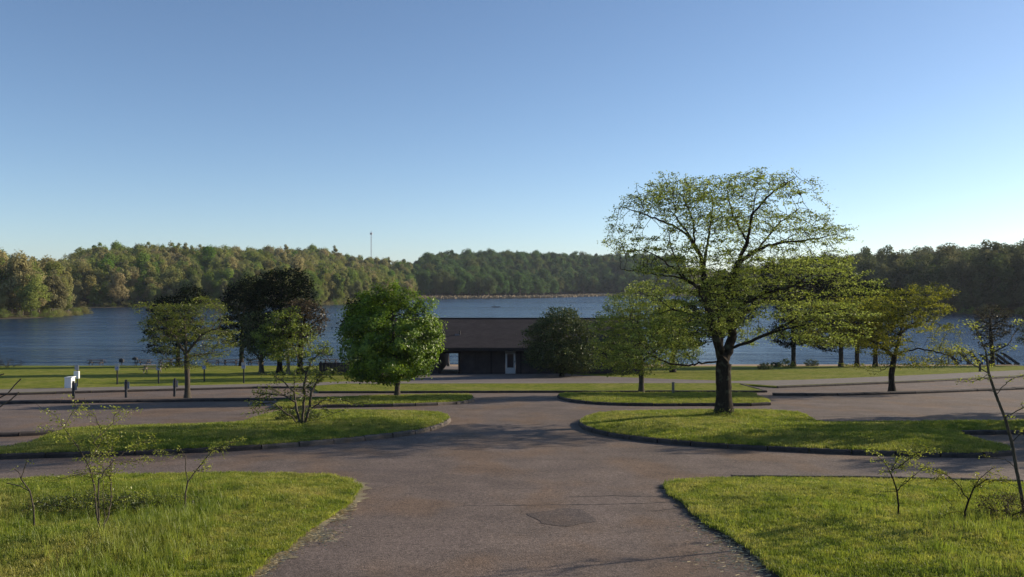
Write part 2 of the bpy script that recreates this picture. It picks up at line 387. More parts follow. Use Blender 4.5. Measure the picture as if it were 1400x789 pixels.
isl_r = [(797, 579), (803, 588), (830, 596), (870, 602.5), (930, 609), (1000, 614), (1100, 619), (1200, 623), (1330, 626.5), (1378, 623), (1372, 616), (1335, 607), (1312, 595), (1400, 594), (1500, 594), (1500, 580), (1400, 581), (1200, 583), (1125, 583), (1108, 577), (1090, 569), (1040, 566), (950, 566), (870, 567.5), (820, 570)]
mid_l = [(380, 560), (440, 558), (540, 556.5), (610, 554), (641, 550.5), (644, 545.5), (632, 543), (560, 544), (440, 548), (390, 551)]
mid_r = [(765, 544), (778, 549), (810, 553), (870, 555.5), (960, 555.5), (1050, 554.5), (1034, 545), (1020, 541), (900, 541), (800, 541), (772, 541.5)]
def island(pts, h, sm, key, crown=0.12, amp=0.04, grid=0.7):
    g = G(pts); g = catmull(g, sm) if sm > 1 else g
    o = sheet('traffic_island', g, h, M['lawn'], grid, 0.25, crown, amp, key=key, kind='structure'); return o, g
IL, gIL = island(isl_l, 0.14, 4, 'isl_l'); IR, gIR = island(isl_r, 0.14, 3, 'isl_r')
ML, gML = island(mid_l, 0.13, 4, 'mid_l', 0.05); MR, gMR = island(mid_r, 0.13, 3, 'mid_r', 0.05)

# kerb stones ------------------------------------------------------------------
def kerb(parent, line, top=0.16, width=0.15, seg=1.1, side=1, mat=None, matalt=None, alt=None, drop=0.2):
    """line: world polyline; stones laid end to end on its outer side, each a part"""
    L = np.array(line); d = np.r_[0, np.cumsum(np.hypot(*np.diff(L, axis=0).T))]; n = max(1, int(d[-1] / seg))
    tt = np.linspace(0, d[-1], n + 1); X = np.interp(tt, d, L[:, 0]); Y = np.interp(tt, d, L[:, 1])
    for i in range(n):
        a = np.array((X[i], Y[i])); b = np.array((X[i + 1], Y[i + 1])); u = b - a; ln = np.hypot(*u)
        if ln < 0.05: continue
        u /= ln; nn = np.array((u[1], -u[0])) * side; a2 = a + u * 0.012; b2 = b - u * 0.012; jt = random.uniform(-0.012, 0.012); jo = random.uniform(-0.015, 0.015)
        V = []
        for p in (a2, b2):
            zb = float(z0(p[0], p[1])); tp = zb + top + jt
            for off, z in ((-0.02, zb - drop), (-0.02, tp), (width * 0.78, tp), (width, tp - 0.04), (width + 0.015, zb - drop)):
                w = p + nn * (off + jo); V.append((w[0], w[1], z))
        fs = [(0, 1, 6, 5), (1, 2, 7, 6), (2, 3, 8, 7), (3, 4, 9, 8), (4, 3, 2, 1, 0), (5, 6, 7, 8, 9)]
        if side < 0: fs = [f[::-1] for f in fs]
        me = bpy.data.meshes.new('kerb_stone'); me.from_pydata(V, [], fs)
        me.materials.append(matalt if (alt and alt(a)) else (mat or M['kerb'])); link('kerb_stone', me, parent)
nI = len(isl_l); 
def sub(g, sm, i0, i1): return g[i0 * sm: i1 * sm + 1]
lightp = lambda a: True
kerb(IL, sub(gIL, 4, 0, 10), mat=M['kerb'], matalt=M['kerb_dark'], alt=lambda a: a[0] < -8.0)
kerb(IL, sub(gIL, 4, 10, 13), top=0.15, width=0.12)
kerb(IL, sub(gIL, 4, 16, 19) , top=0.15, width=0.12)
kerb(IR, sub(gIR, 3, 0, 9), mat=M['kerb_dark'])
kerb(IR, [gp(1312, 595), gp(1400, 594), gp(1500, 594)], mat=M['kerb_dark'])
kerb(IR, [gp(1125, 583), gp(1108, 577), gp(1090, 569)], side=1, top=0.13, width=0.1)
kerb(ML, sub(gML, 4, 0, 7), mat=M['kerb'], matalt=M['kerb_dark'], alt=lambda a: a[0] < -6.3)
kerb(MR, sub(gMR, 3, 0, 5), mat=M['kerb_dark']); kerb(MR, G([(1050, 554.5), (1034, 545), (1020, 541)]), mat=M['kerb'])
def long_kerb(pts, label, **k):
    w = G(pts); c = w[len(w) // 2]
    e = empty('kerb', (0, 0, 0), kind='structure'); kerb(e, densify(w, 1.0, False), **k); return e
long_kerb([(-400, 561), (0, 552.5), (440, 547)], '', top=0.17, width=0.32, seg=1.8, mat=M['kerb_dark'])
long_kerb([(-400, 546.5), (0, 541), (350, 531.5), (425, 531.2)], '', top=0.15, width=0.15, seg=1.8, mat=M['kerb_dark'])
long_kerb([(436, 538), (700, 537.5), (1045, 537)], '', top=0.15, width=0.15, seg=1.8, mat=M['kerb_dark'])
long_kerb([(1046, 537), (1012, 527.5)], '', top=0.15, width=0.15, seg=1.8, side=1)
long_kerb([(1062, 531), (1250, 523.5), (1400, 516), (1750, 503)], '', top=0.15, width=0.15, seg=1.8, mat=M['kerb_dark'])
long_kerb([(1056, 541), (1130, 541.5), (1250, 538.5), (1400, 532.5), (1750, 520)], '', top=0.17, width=0.3, seg=1.8, mat=M['kerb_dark'])
long_kerb([(-200, 601), (0, 598), (84, 594)], '', top=0.16, width=0.2, seg=1.2, mat=M['kerb_dark'])
e = empty('kerb', kind='structure'); kerb(e, G([(1000, 657.6), (1200, 658.5), (1400, 664.5)]), top=0.14, width=0.1, seg=1.3, side=-1, mat=M['kerb'])
# paths and forecourt lie on the back lawn
def on_lawn(name, pts, extra, mat, grid=2.0): return sheet(name, G(pts), BACKH + extra, mat, grid, 0.0, kind='structure')
on_lawn('path', [(-600, 545.5), (0, 540.2), (350, 531), (425, 530.3), (470, 527), (1010, 526.2), (1062, 530), (1250, 522.5), (1400, 515), (1700, 504), (1700, 498), (1400, 507.5), (1250, 515), (1100, 521.5), (1000, 523.2), (470, 524), (400, 526.2), (330, 528), (0, 535), (-600, 540)], 0.006, M['path'])
on_lawn('forecourt', [(560, 524.2), (1000, 523.4), (900, 520), (830, 517), (790, 514.5), (780, 512.5), (600, 512.5), (560, 516)], 0.010, M['forecourt'])
sheet('terrace', [(-8, 76.9), (3, 76.9), (3, 96), (-8, 96)], BACKH + 0.012, M['forecourt'], 2.0, 0.0, kind='structure')
sheet('beach', [(-16, 95.5), (10, 96.5), (24, 97.5), (34, 97.5), (60, 100), (60, 108), (-16, 108)], BACKH + 0.008, M['sand'], 1.5, 0.0, kind='structure')
pt = catmull(G([(728, 704), (742, 699), (770, 698), (800, 702), (813, 710), (800, 718), (768, 721), (738, 716)]), 4)
sheet('asphalt_patch', pt, 0.020, M['patch'], 0.10, 0.0, wob=0.24, kind='structure')
def crack_and_shadow(pts, w=0.011):  # thin dark strips on the asphalt, for cracks and for painted shadow lines
    l = densify(G(pts), 0.15, False); V = []; 
    for i, p in enumerate(l):
        a = 0.05 * noise.noise(Vector((p[0] * 3, p[1] * 3, 0))); ww = w * (0.4 + abs(noise.noise(Vector((i * .7, 3, 1)))) * 1.6)
        for s in (-1, 1): V.append((p[0], p[1] + a + s * ww * 1.8, float(z0(p[0], p[1])) + 0.0195))
    q = np.array([[2 * i, 2 * i + 2, 2 * i + 3, 2 * i + 1] for i in range(len(l) - 1)])
    props(link('crack_and_shadow_strip', mesh_np('crack_and_shadow_strip', V, [q], [M['crack_and_shadow']])), kind='structure')
crack_and_shadow([(625, 694), (700, 692.5), (800, 691.5), (880, 690), (935, 687)]); crack_and_shadow([(775, 681), (840, 679.5), (915, 681)])  # thin sapling shadows across the drive, painted as dark strips
crack_and_shadow([(885, 701), (935, 696)]); crack_and_shadow([(1110, 571), (1200, 569), (1400, 566)], 0.03)

# worn edges between lawn and asphalt
M['edge_pale'] = mat_concrete('worn_edge_straw', (0.30, 0.25, 0.15), 0.5); M['edge_dark'] = mat_concrete('worn_edge_soil', (0.085, 0.068, 0.045), 0.5)
def ribbon(name, pts, w, mat, out):
    l = densify(catmull(G(pts), 4, False), 0.06, False); V = []
    for i, p in enumerate(l):
        q_ = l[min(i + 1, len(l) - 1)]; o_ = l[max(i - 1, 0)]; d = np.array((q_[0] - o_[0], q_[1] - o_[1])); d /= np.hypot(*d) + 1e-9; n = np.array((d[1], -d[0])) * out
        a = w * (.45 + 1.5 * max(0, noise.noise(Vector((p[0] * 4, p[1] * 4, 7))) + .25) + .35 * noise.noise(Vector((p[0] * 17, p[1] * 17, 2))))
        for t_ in (-.22, max(.01, a)): V.append((p[0] + n[0] * t_, p[1] + n[1] * t_, float(z0(p[0], p[1])) + 0.0235))
    q = np.array([[2 * i, 2 * i + 1, 2 * i + 3, 2 * i + 2] for i in range(len(l) - 1)]); props(link(name, mesh_np(name, V, [q], [mat])), kind='structure')
ribbon('worn_edge', near_left[6:15], .22, M['edge_pale'], -1)
ribbon('worn_edge', near_right[0:8], .13, M['edge_dark'], -1)

# ------------------------------------------------------------------ scattering (geometry nodes)
def variant_collection(name, objs):
    c = bpy.data.collections.new(name)
    for o in objs: c.objects.link(o)
    return c
def scatter(name, P, rot, scl, coll, nvar, **pr):
    me = bpy.data.meshes.new(name); me.vertices.add(len(P)); me.vertices.foreach_set('co', np.asarray(P, np.float32).ravel())
    for an, ty, dat, key in (('rot', 'FLOAT_VECTOR', rot, 'vector'), ('scl', 'FLOAT_VECTOR', scl, 'vector'), ('pick', 'INT', rng.integers(0, nvar, len(P)), 'value')):
        a = me.attributes.new(an, ty, 'POINT'); a.data.foreach_set(key, np.asarray(dat, np.float32 if ty != 'INT' else np.int32).ravel())
    o = link(name, me); props(o, kind='stuff', **pr)
    ng = bpy.data.node_groups.new(name, 'GeometryNodeTree'); ng.interface.new_socket('Geometry', in_out='INPUT', socket_type='NodeSocketGeometry'); ng.interface.new_socket('Geometry', in_out='OUTPUT', socket_type='NodeSocketGeometry')
    N = ng.nodes; Lk = ng.links; gi = N.new('NodeGroupInput'); go = N.new('NodeGroupOutput'); ip = N.new('GeometryNodeInstanceOnPoints'); ci = N.new('GeometryNodeCollectionInfo')
    ci.inputs[0].default_value = coll; ci.inputs[1].default_value = True; ci.inputs[2].default_value = True
    def na(n, ty):
        x = N.new('GeometryNodeInputNamedAttribute'); x.data_type = ty; x.inputs[0].default_value = n; return x.outputs[0]
    Lk.new(gi.outputs[0], ip.inputs['Points']); Lk.new(ci.outputs[0], ip.inputs['Instance']); ip.inputs['Pick Instance'].default_value = True
    Lk.new(na('pick', 'INT'), ip.inputs['Instance Index']); Lk.new(na('rot', 'FLOAT_VECTOR'), ip.inputs['Rotation']); Lk.new(na('scl', 'FLOAT_VECTOR'), ip.inputs['Scale'])
    Lk.new(ip.outputs[0], go.inputs[0]); md = o.modifiers.new('scatter', 'NODES'); md.node_group = ng
    return o
def tuft(name, nb, h, spread, w, mat, lean=0.5):
    V = []; Fq = []; Ft = []
    for i in range(nb):
        a = random.uniform(0, 2 * math.pi); r = spread * math.sqrt(random.random()); bx, by = r * math.cos(a), r * math.sin(a)
        hh = h * random.uniform(0.5, 1.15); d = random.uniform(0, 2 * math.pi); ln = lean * hh * random.uniform(0.2, 1); ww = w * random.uniform(0.6, 1.2)
        px, py = math.cos(d + 1.57) * ww / 2, math.sin(d + 1.57) * ww / 2; k = len(V)
        V += [(bx - px, by - py, -0.02), (bx + px, by + py, -0.02), (bx + px * .8 + math.cos(d) * ln * .35, by + py * .8 + math.sin(d) * ln * .35, hh * .6),
              (bx - px * .8 + math.cos(d) * ln * .35, by - py * .8 + math.sin(d) * ln * .35, hh * .6), (bx + math.cos(d) * ln, by + math.sin(d) * ln, hh)]
        Fq.append((k, k + 1, k + 2, k + 3)); Ft.append((k + 3, k + 2, k + 4))
    me = mesh_np(name, V, [np.array(Fq), np.array(Ft)], [mat]); return bpy.data.objects.new(name, me)
mown = variant_collection('mown_tufts', [tuft('tuft', 16, 0.042, 0.10, 0.009, M['blades'], 0.8) for _ in range(4)])
tall = variant_collection('tall_tufts', [tuft('tall_tuft', 11, 0.30, 0.08, 0.012, M['blades_tall'], 0.5) for _ in range(4)])
rough = variant_collection('rough_tufts', [tuft('rough_tuft', 12, 0.10, 0.14, 0.022, M['blades_far'], 0.8) for _ in range(4)])
def pts_in(key, n, ymax=1e9, ymin=-1e9, xlim=0.64, dens=None):
    s = SHEETS[key]; A = np.array(s['poly']); lo = A.min(0); hi = A.max(0); lo[1] = max(lo[1], ymin); hi[1] = min(hi[1], ymax)
    P = rng.uniform(lo, hi, (n, 2)); P = P[np.abs(P[:, 0]) < xlim * P[:, 1] + 0.5]; P = P[pip(P, s['poly'])]
    if dens is not None: P = P[rng.random(len(P)) < dens(P)]
    return P, np.column_stack([P, hfun(P, s['h'], s['poly'], s['crown'], s['amp'])])
def spread(key, n, coll, smin, smax, label, zs=1.0, **k):
    P, V = pts_in(key, n, **k); m = len(V); s = rng.uniform(smin, smax, m)
    rot = np.column_stack([rng.uniform(-.15, .15, m), rng.uniform(-.15, .15, m), rng.uniform(0, 6.28, m)])
    scatter('grass', V, rot, np.column_stack([s, s, s * rng.uniform(0.7, 1.3, m) * zs]), coll, 4, label=label, cat='grass')
def tall_l(P):
    d = np.abs(P[:, 0] + 5.5 + (P[:, 1] - 12.5) * 0.16)                 # diagonal band of uncut grass
    a = 1.3 * np.exp(-(d / 0.62) ** 2) * (P[:, 1] < 16.6) * (1 - .9 * np.exp(-(np.hypot(P[:, 0] + 6.8, P[:, 1] - 13.7) / .7) ** 2)); b = np.exp(-(np.hypot(P[:, 0] + 7.7, P[:, 1] - 16.4) / 1.3) ** 2); c = 0.10 * (P[:, 0] < -6.5) * (P[:, 1] < 15)
    return np.clip(a + b * .8 + c, 0.006, 1)
def tall_r(P):
    a = sstep((P[:, 0] - 5.6 - (P[:, 1] - 12.0) * 0.35) / 1.5) * (P[:, 1] < 15.6); b = np.exp(-(np.hypot((P[:, 0] - 8.2) / 2.6, (P[:, 1] - 15.6) / 0.8)) ** 2)
    pn = np.array([noise.noise(Vector((p[0] * .9, p[1] * .9, 2))) for p in P]); return np.clip((0.75 * a + .6 * b) * sstep(.5 + pn * 1.6), 0.004, 1)
spread('near_left', 150000, mown, 0.6, 1.25, 'short mown grass with dry patches on the near left lawn', ymin=10, ymax=21, xlim=0.9)
spread('near_right', 150000, mown, 0.6, 1.25, 'short mown grass on the near right lawn', ymin=10, ymax=21, xlim=0.9)
spread('near_left', 60000, tall, 0.3, 0.85, 'tall uncut grass round the saplings on the near left lawn', ymin=10, ymax=18, xlim=0.9, dens=tall_l)
spread('near_right', 50000, tall, 0.25, 0.8, 'tall uncut grass along the lower right of the near right lawn', ymin=10, ymax=18, xlim=0.9, dens=tall_r)
spread('isl_l', 60000, rough, 0.5, 1.0, 'mown grass on the larger left traffic island')
spread('isl_r', 70000, rough, 0.5, 1.0, 'mown grass on the traffic island under the big tree')
spread('mid_l', 14000, rough, 0.6, 1.1, 'mown grass on the narrow island under the round maple')
spread('mid_r', 14000, rough, 0.6, 1.1, 'mown grass on the narrow island beside the pale post')
# straw and grass clippings blown on the asphalt
def litter(centres, n, label):
    V = []; q = []
    for i in range(n):
        cx, cy, rx, ry = random.choice(centres); px = random.gauss(cx, rx); py = random.gauss(cy, ry); x, y = gp(px, py)
        a = random.uniform(-0.6, 0.6) + (math.pi if random.random() < .5 else 0); L = random.uniform(0.02, 0.08); w = random.uniform(0.0012, 0.0035); z = float(z0(x, y)) + 0.03; k = len(V)
        dx, dy = math.cos(a) * L / 2, math.sin(a) * L / 2; nx, ny = -math.sin(a) * w, math.cos(a) * w
        V += [(x - dx - nx, y - dy - ny, z), (x + dx - nx, y + dy - ny, z), (x + dx + nx, y + dy + ny, z + .008), (x - dx + nx, y - dy + ny, z + .008)]; q.append((k, k + 1, k + 2, k + 3))
    props(link('straw', mesh_np('straw', V, [np.array(q)], [M['straw']])), label, 'straw', kind='stuff')
litter([(1010, 762, 16, 10), (1040, 775, 12, 8), (985, 742, 15, 6), (1000, 770, 30, 10), (955, 720, 14, 8)], 700, 'dry straw scattered on the asphalt by the right lawn edge')
litter([(478, 692, 4, 6), (458, 706, 6, 6), (430, 727, 6, 5), (400, 748, 6, 5), (372, 768, 6, 6), (350, 785, 7, 6), (465, 698, 5, 3), (415, 738, 5, 4), (385, 758, 5, 4), (360, 777, 5, 5), (437, 735, 14, 6)], 3600, 'dry straw lying along the left lawn edge')

# ------------------------------------------------------------------ trees
def grow(nodes, parents, att, step, kill, infl, iters=90, jit=0.15, trop=(0, 0, 0)):
    pos = [np.array(p, float) for p in nodes]; par = list(parents); kids = [0] * len(pos)
    A = np.asarray(att, float); P = np.array(pos)
    D = np.full(len(A), 1e9); I = np.zeros(len(A), int)
    def upd(start):
        Q = np.array(pos[start:])
        for s in range(0, len(Q), 400):
            q = Q[s:s + 400]; dd = ((A[:, None, :] - q[None]) ** 2).sum(2); j = dd.argmin(1); m = np.sqrt(dd[np.arange(len(A)), j]); b = m < D
            D[b] = m[b]; I[b] = j[b] + start + s
    upd(0)
    for it in range(iters):
        keep = D > kill; A = A[keep]; D = D[keep]; I = I[keep]
        if len(A) < 3: break
        ac = D < infl
        if not ac.any(): ac = D < D.min() * 1.15
        acc = np.zeros((len(pos), 3)); v = A[ac] - np.array(pos)[I[ac]]; v /= np.linalg.norm(v, axis=1)[:, None] + 1e-9
        np.add.at(acc, I[ac], v); ids = np.unique(I[ac]); st = len(pos); new = 0
        for i in ids:
            if kids[i] > 5: continue
            d = acc[i]; n = np.linalg.norm(d)
            if n < 1e-6: d = rng.normal(size=3); n = np.linalg.norm(d)
            d = d / n + rng.normal(size=3) * jit + np.array(trop); d /= np.linalg.norm(d)
            pos.append(pos[i] + d * step); par.append(i); kids[i] += 1; kids.append(0); new += 1
        if not new or len(pos) > 14000: break
        upd(st)
    return np.array(pos), np.array(par)
def radii(pos, par, r0, rmin, ex=2.3):
    n = len(pos); w = np.zeros(n); ch = np.zeros(n, int)
    for i in range(1, n): ch[par[i]] += 1
    w[ch == 0] = 1
    for i in range(n - 1, 0, -1): w[par[i]] += w[i]
    r = r0 * (w / w[0]) ** (1 / ex); return np.maximum(r, rmin), w, ch
def tubes(pos, par, r, w, sel, sides):
    """frustums along the chosen edges, sharing rings along the main chain"""
    n = len(pos); main = np.full(n, -1)
    best = np.zeros(n)
    for i in range(1, n):
        if w[i] > best[par[i]]: best[par[i]] = w[i]; main[par[i]] = i
    e = np.zeros((n, 3)); e[1:] = pos[1:] - pos[par[1:]]; e[0] = (0, 0, 1); e /= np.linalg.norm(e, axis=1)[:, None] + 1e-9
    tan = e.copy(); m = main >= 0; tan[m] += e[main[m]]; tan /= np.linalg.norm(tan, axis=1)[:, None] + 1e-9
    ids = np.where(sel)[0]; ids = ids[ids > 0]; p = par[ids]; ism = main[p] == ids
    t0_ = np.where(ism[:, None], tan[p], e[ids]); ra = np.where(ism, r[p], np.minimum(r[p], r[ids] * 1.25)); t1_ = tan[ids]; rb = r[ids]
    def ring(c, tt, rr):
        ref = np.array((0.31, 0.9, 0.13)); u = ref - (tt @ ref)[:, None] * tt; u /= np.linalg.norm(u, axis=1)[:, None] + 1e-9; v = np.cross(tt, u)
        a = np.arange(sides) * 2 * math.pi / sides
        return c[:, None] + rr[:, None, None] * (np.cos(a)[None, :, None] * u[:, None] + np.sin(a)[None, :, None] * v[:, None])
    a = ring(pos[p], t0_, ra); b = ring(pos[ids], t1_, rb); k = len(ids)
    V = np.concatenate([a, b], 1).reshape(-1, 3); base = np.arange(k)[:, None] * 2 * sides; j = np.arange(sides)
    q = np.stack([base + j, base + (j + 1) % sides, base + sides + (j + 1) % sides, base + sides + j], 2).reshape(-1, 4)
    return V, q
def leaves(C, size, flat=0.6, jitter=0.0, asp=0.6, up=0.5, tone=None, out=None):
    """one folded-diamond leaf per centre; up biases normals upward; out = preferred normal"""
    n = len(C); N = rng.normal(size=(n, 3)); N[:, 2] = np.abs(N[:, 2]) + up
    if out is not None: N = N * 0.6 + out * 1.1
    N /= np.linalg.norm(N, axis=1)[:, None]; a = rng.normal(size=(n, 3)); U = np.cross(N, a); U /= np.linalg.norm(U, axis=1)[:, None] + 1e-9; W = np.cross(N, U)
    s = (size * rng.uniform(0.6, 1.3, n))[:, None]
    V = np.stack([C - U * s * .5, C - W * s * asp * .5 + N * s * .08, C + U * s * .5 - N * s * .12, C + W * s * asp * .5 + N * s * .08], 1).reshape(-1, 3)
    q = np.arange(4 * n).reshape(n, 4); tn = rng.random(n) if tone is None else np.clip(tone + rng.normal(0, .15, n), 0, 1)
    return V, q, np.repeat(tn, 4)
def lobes_points(lobes, n, shell=0.0):
    """lobes: (x, y, z, rx, ry, rz, weight)"""
    L = np.array(lobes, float); vol = L[:, 3] * L[:, 4] * L[:, 5] * L[:, 6]; k = rng.choice(len(L), n, p=vol / vol.sum()); d = rng.normal(size=(n, 3)); d /= np.linalg.norm(d, axis=1)[:, None]
    r = rng.random(n) ** (1 / 3.0); r = shell + (1 - shell) * r
    return L[k, :3] + d * r[:, None] * L[k, 3:6], d, k
def px_lobes(bpx, bpy, Y, lob, depth=1.0):
    """lobe list in photo pixels (cx, cy, rx, ry[, depth offset m[, depth radius m[, weight]]]) to metres local to the base"""
    s = Y / F; out = []
    for l in lob:
        cx, cy, rx, ry = l[:4]; dy = l[4] if len(l) > 4 else 0; dr = l[5] if len(l) > 5 else rx * s * depth; w = l[6] if len(l) > 6 else 1
        out.append(((cx - bpx) * s, dy, (bpy - cy) * s, rx * s, dr, ry * s, w))
    return out
def chain_px(bpx, bpy, Y, lines, dens=0.2):
    """hand-laid limbs: polylines of (px, py, depth); each starts on the nearest existing node"""
    s = Y / F; nodes = []; par = []
    for li, l in enumerate(lines):
        pts = [np.array(((p[0] - bpx) * s, p[2] if len(p) > 2 else 0.0, (bpy - p[1]) * s)) for p in l]
        if li == 0: nodes.append(pts[0] - np.array((0, 0, 0.15))); par.append(-1); cur = 0
        else: cur = int(np.argmin([np.linalg.norm(q - pts[0]) for q in nodes]))
        prev = nodes[cur]
        for p in (pts if li else pts):
            L = np.linalg.norm(p - prev); k = max(1, int(L / dens)); 
            if L < 1e-3: continue
            for j in range(1, k + 1):
                w = rng.normal(size=3) * dens * (0.11 if li else 0.03) if j < k else 0
                nodes.append(prev + (p - prev) * j / k + w); par.append(cur); cur = len(nodes) - 1
            prev = p
    return nodes, par
def tree(name, label, cat, bpx, bpy, Y, lines, lob, natt, step, kill, r0, rmin, bark, leafmat, group=None, lsize=0.1, per=8, cl=(0.16, 0.16, 0.06), tip=3,
         depth=1.0, shell=0.0, ex=2.0, trunk_w=0.5, asp=0.6, up=0.5, loc=None, jit=0.18, trop=(0, 0, 0.0), layers=0, outw=False, prune=1.0, flare=1.5):
    x, yy = ((bpx - 700) / F * Y, Y) if loc is None else loc
    zb = float(z0(x, yy)) + (BACKH if yy > 57 else 0.12)
    L = px_lobes(bpx, bpy, Y, lob, depth); A, d, k = lobes_points(L, natt, shell)
    if layers:
        A[:, 2] = np.round(A[:, 2] / layers + 0.35 * np.sin(A[:, 0] * 1.3 + A[:, 1])) * layers + rng.normal(0, layers * .16, len(A))
    n0, p0 = chain_px(bpx, bpy, Y, lines, dens=step)
    pos, par = grow(n0, p0, A, step, kill, step * 9, jit=jit, trop=trop)
    r, w, ch = radii(pos, par, r0, rmin, ex)
    low = pos[:, 2] < 0.5 * r0 * 4; r = np.where((pos[:, 2] < r0 * 3) & (w > w[0] * 0.6), r * (1 + (flare - 1) * np.clip(1 - pos[:, 2] / (r0 * 3), 0, 1)), r)
    root = empty(name, (x, yy, zb), label=label, cat=cat, group=group)
    tr = w > w[0] * trunk_w
    V, q = tubes(pos, par, r, w, tr, 12); link('trunk', mesh_np('trunk', V, [q], [bark], smooth=True), root)
    anc = np.full(len(pos), -1)
    for i in range(1, len(pos)): anc[i] = -1 if tr[i] else (i if (par[i] == 0 or tr[par[i]]) else anc[par[i]])
    heads = sorted({int(h_) for h_ in anc if h_ >= 0}, key=lambda h_: -w[h_]); keep_ = [h_ for h_ in heads if w[h_] > w[0] * .02][:14]
    fine = ~tr
    for h_ in keep_:
        m_ = anc == h_; fine &= ~m_; Vs = []; qs = []; o = 0
        for sel, sd_ in ((m_ & (r > r0 * .2), 7), (m_ & (r <= r0 * .2), 4)):
            if sel.any(): V, q = tubes(pos, par, r, w, sel, sd_); Vs.append(V); qs.append(q + o); o += len(V)
        link('limb', mesh_np('limb', np.concatenate(Vs), qs, [bark], smooth=True), root)
    fine[0] = False
    if fine.any(): V, q = tubes(pos, par, r, w, fine, 4); props(link('twigs', mesh_np('twigs', V, [q], [bark], smooth=True), root), kind='stuff')
    tips = np.where((w <= tip) & (np.arange(len(pos)) >= len(n0)))[0]
    if prune < 1: tips = tips[rng.random(len(tips)) < prune]
    C = np.repeat(pos[tips], per, 0) + rng.normal(size=(len(tips) * per, 3)) * np.array(cl)
    tone = np.repeat(rng.random(len(tips)), per); out = None
    if outw:
        cen = np.average(np.array(L)[:, :3], axis=0, weights=np.array(L)[:, 3]); out = C - cen; out /= np.linalg.norm(out, axis=1)[:, None]
    V, q, tn = leaves(C, lsize, asp=asp, up=up, tone=tone, out=out)
    link('crown', mesh_np('crown', V, [q], [leafmat], attr=tn), root)
    return root

LF = {}
LF['locust'] = mat_leaf('spring_leaf', [(0.14, 0.18, 0.022), (0.25, 0.305, 0.04), (0.38, 0.435, 0.09)], 0.55)
LF['bud'] = mat_leaf('sapling_leaf', [(0.18, 0.20, 0.02), (0.32, 0.35, 0.035), (0.48, 0.50, 0.08)], 0.55)
LF['hawthorn'] = mat_leaf('hawthorn_leaf', [(0.075, 0.10, 0.014), (0.155, 0.19, 0.022), (0.28, 0.31, 0.04)], 0.5)
LF['yellow'] = mat_leaf('yellow_leaf', [(0.10, 0.115, 0.012), (0.22, 0.235, 0.018), (0.37, 0.36, 0.03)], 0.55)
LF['maple'] = mat_leaf('maple_leaf', [(0.055, 0.10, 0.008), (0.13, 0.22, 0.012), (0.23, 0.33, 0.022)], 0.42, 1.6)
LF['dark'] = mat_leaf('needle_leaf', [(0.006, 0.011, 0.006), (0.013, 0.022, 0.010), (0.028, 0.038, 0.016)], 0.15, gloss=.0)
LF['dull'] = mat_leaf('dull_leaf', [(0.035, 0.055, 0.016), (0.07, 0.10, 0.025), (0.13, 0.15, 0.04)], 0.3)
LF['red'] = mat_leaf('russet_leaf', [(0.040, 0.030, 0.014), (0.075, 0.052, 0.025), (0.12, 0.088, 0.042)], 0.3)
LF['brown'] = mat_leaf('brown_leaf', [(0.030, 0.030, 0.014), (0.065, 0.055, 0.022), (0.10, 0.085, 0.03)], 0.3)
LF['fresh'] = mat_leaf('fresh_leaf', [(0.10, 0.14, 0.02), (0.20, 0.26, 0.03), (0.32, 0.38, 0.05)], 0.55)

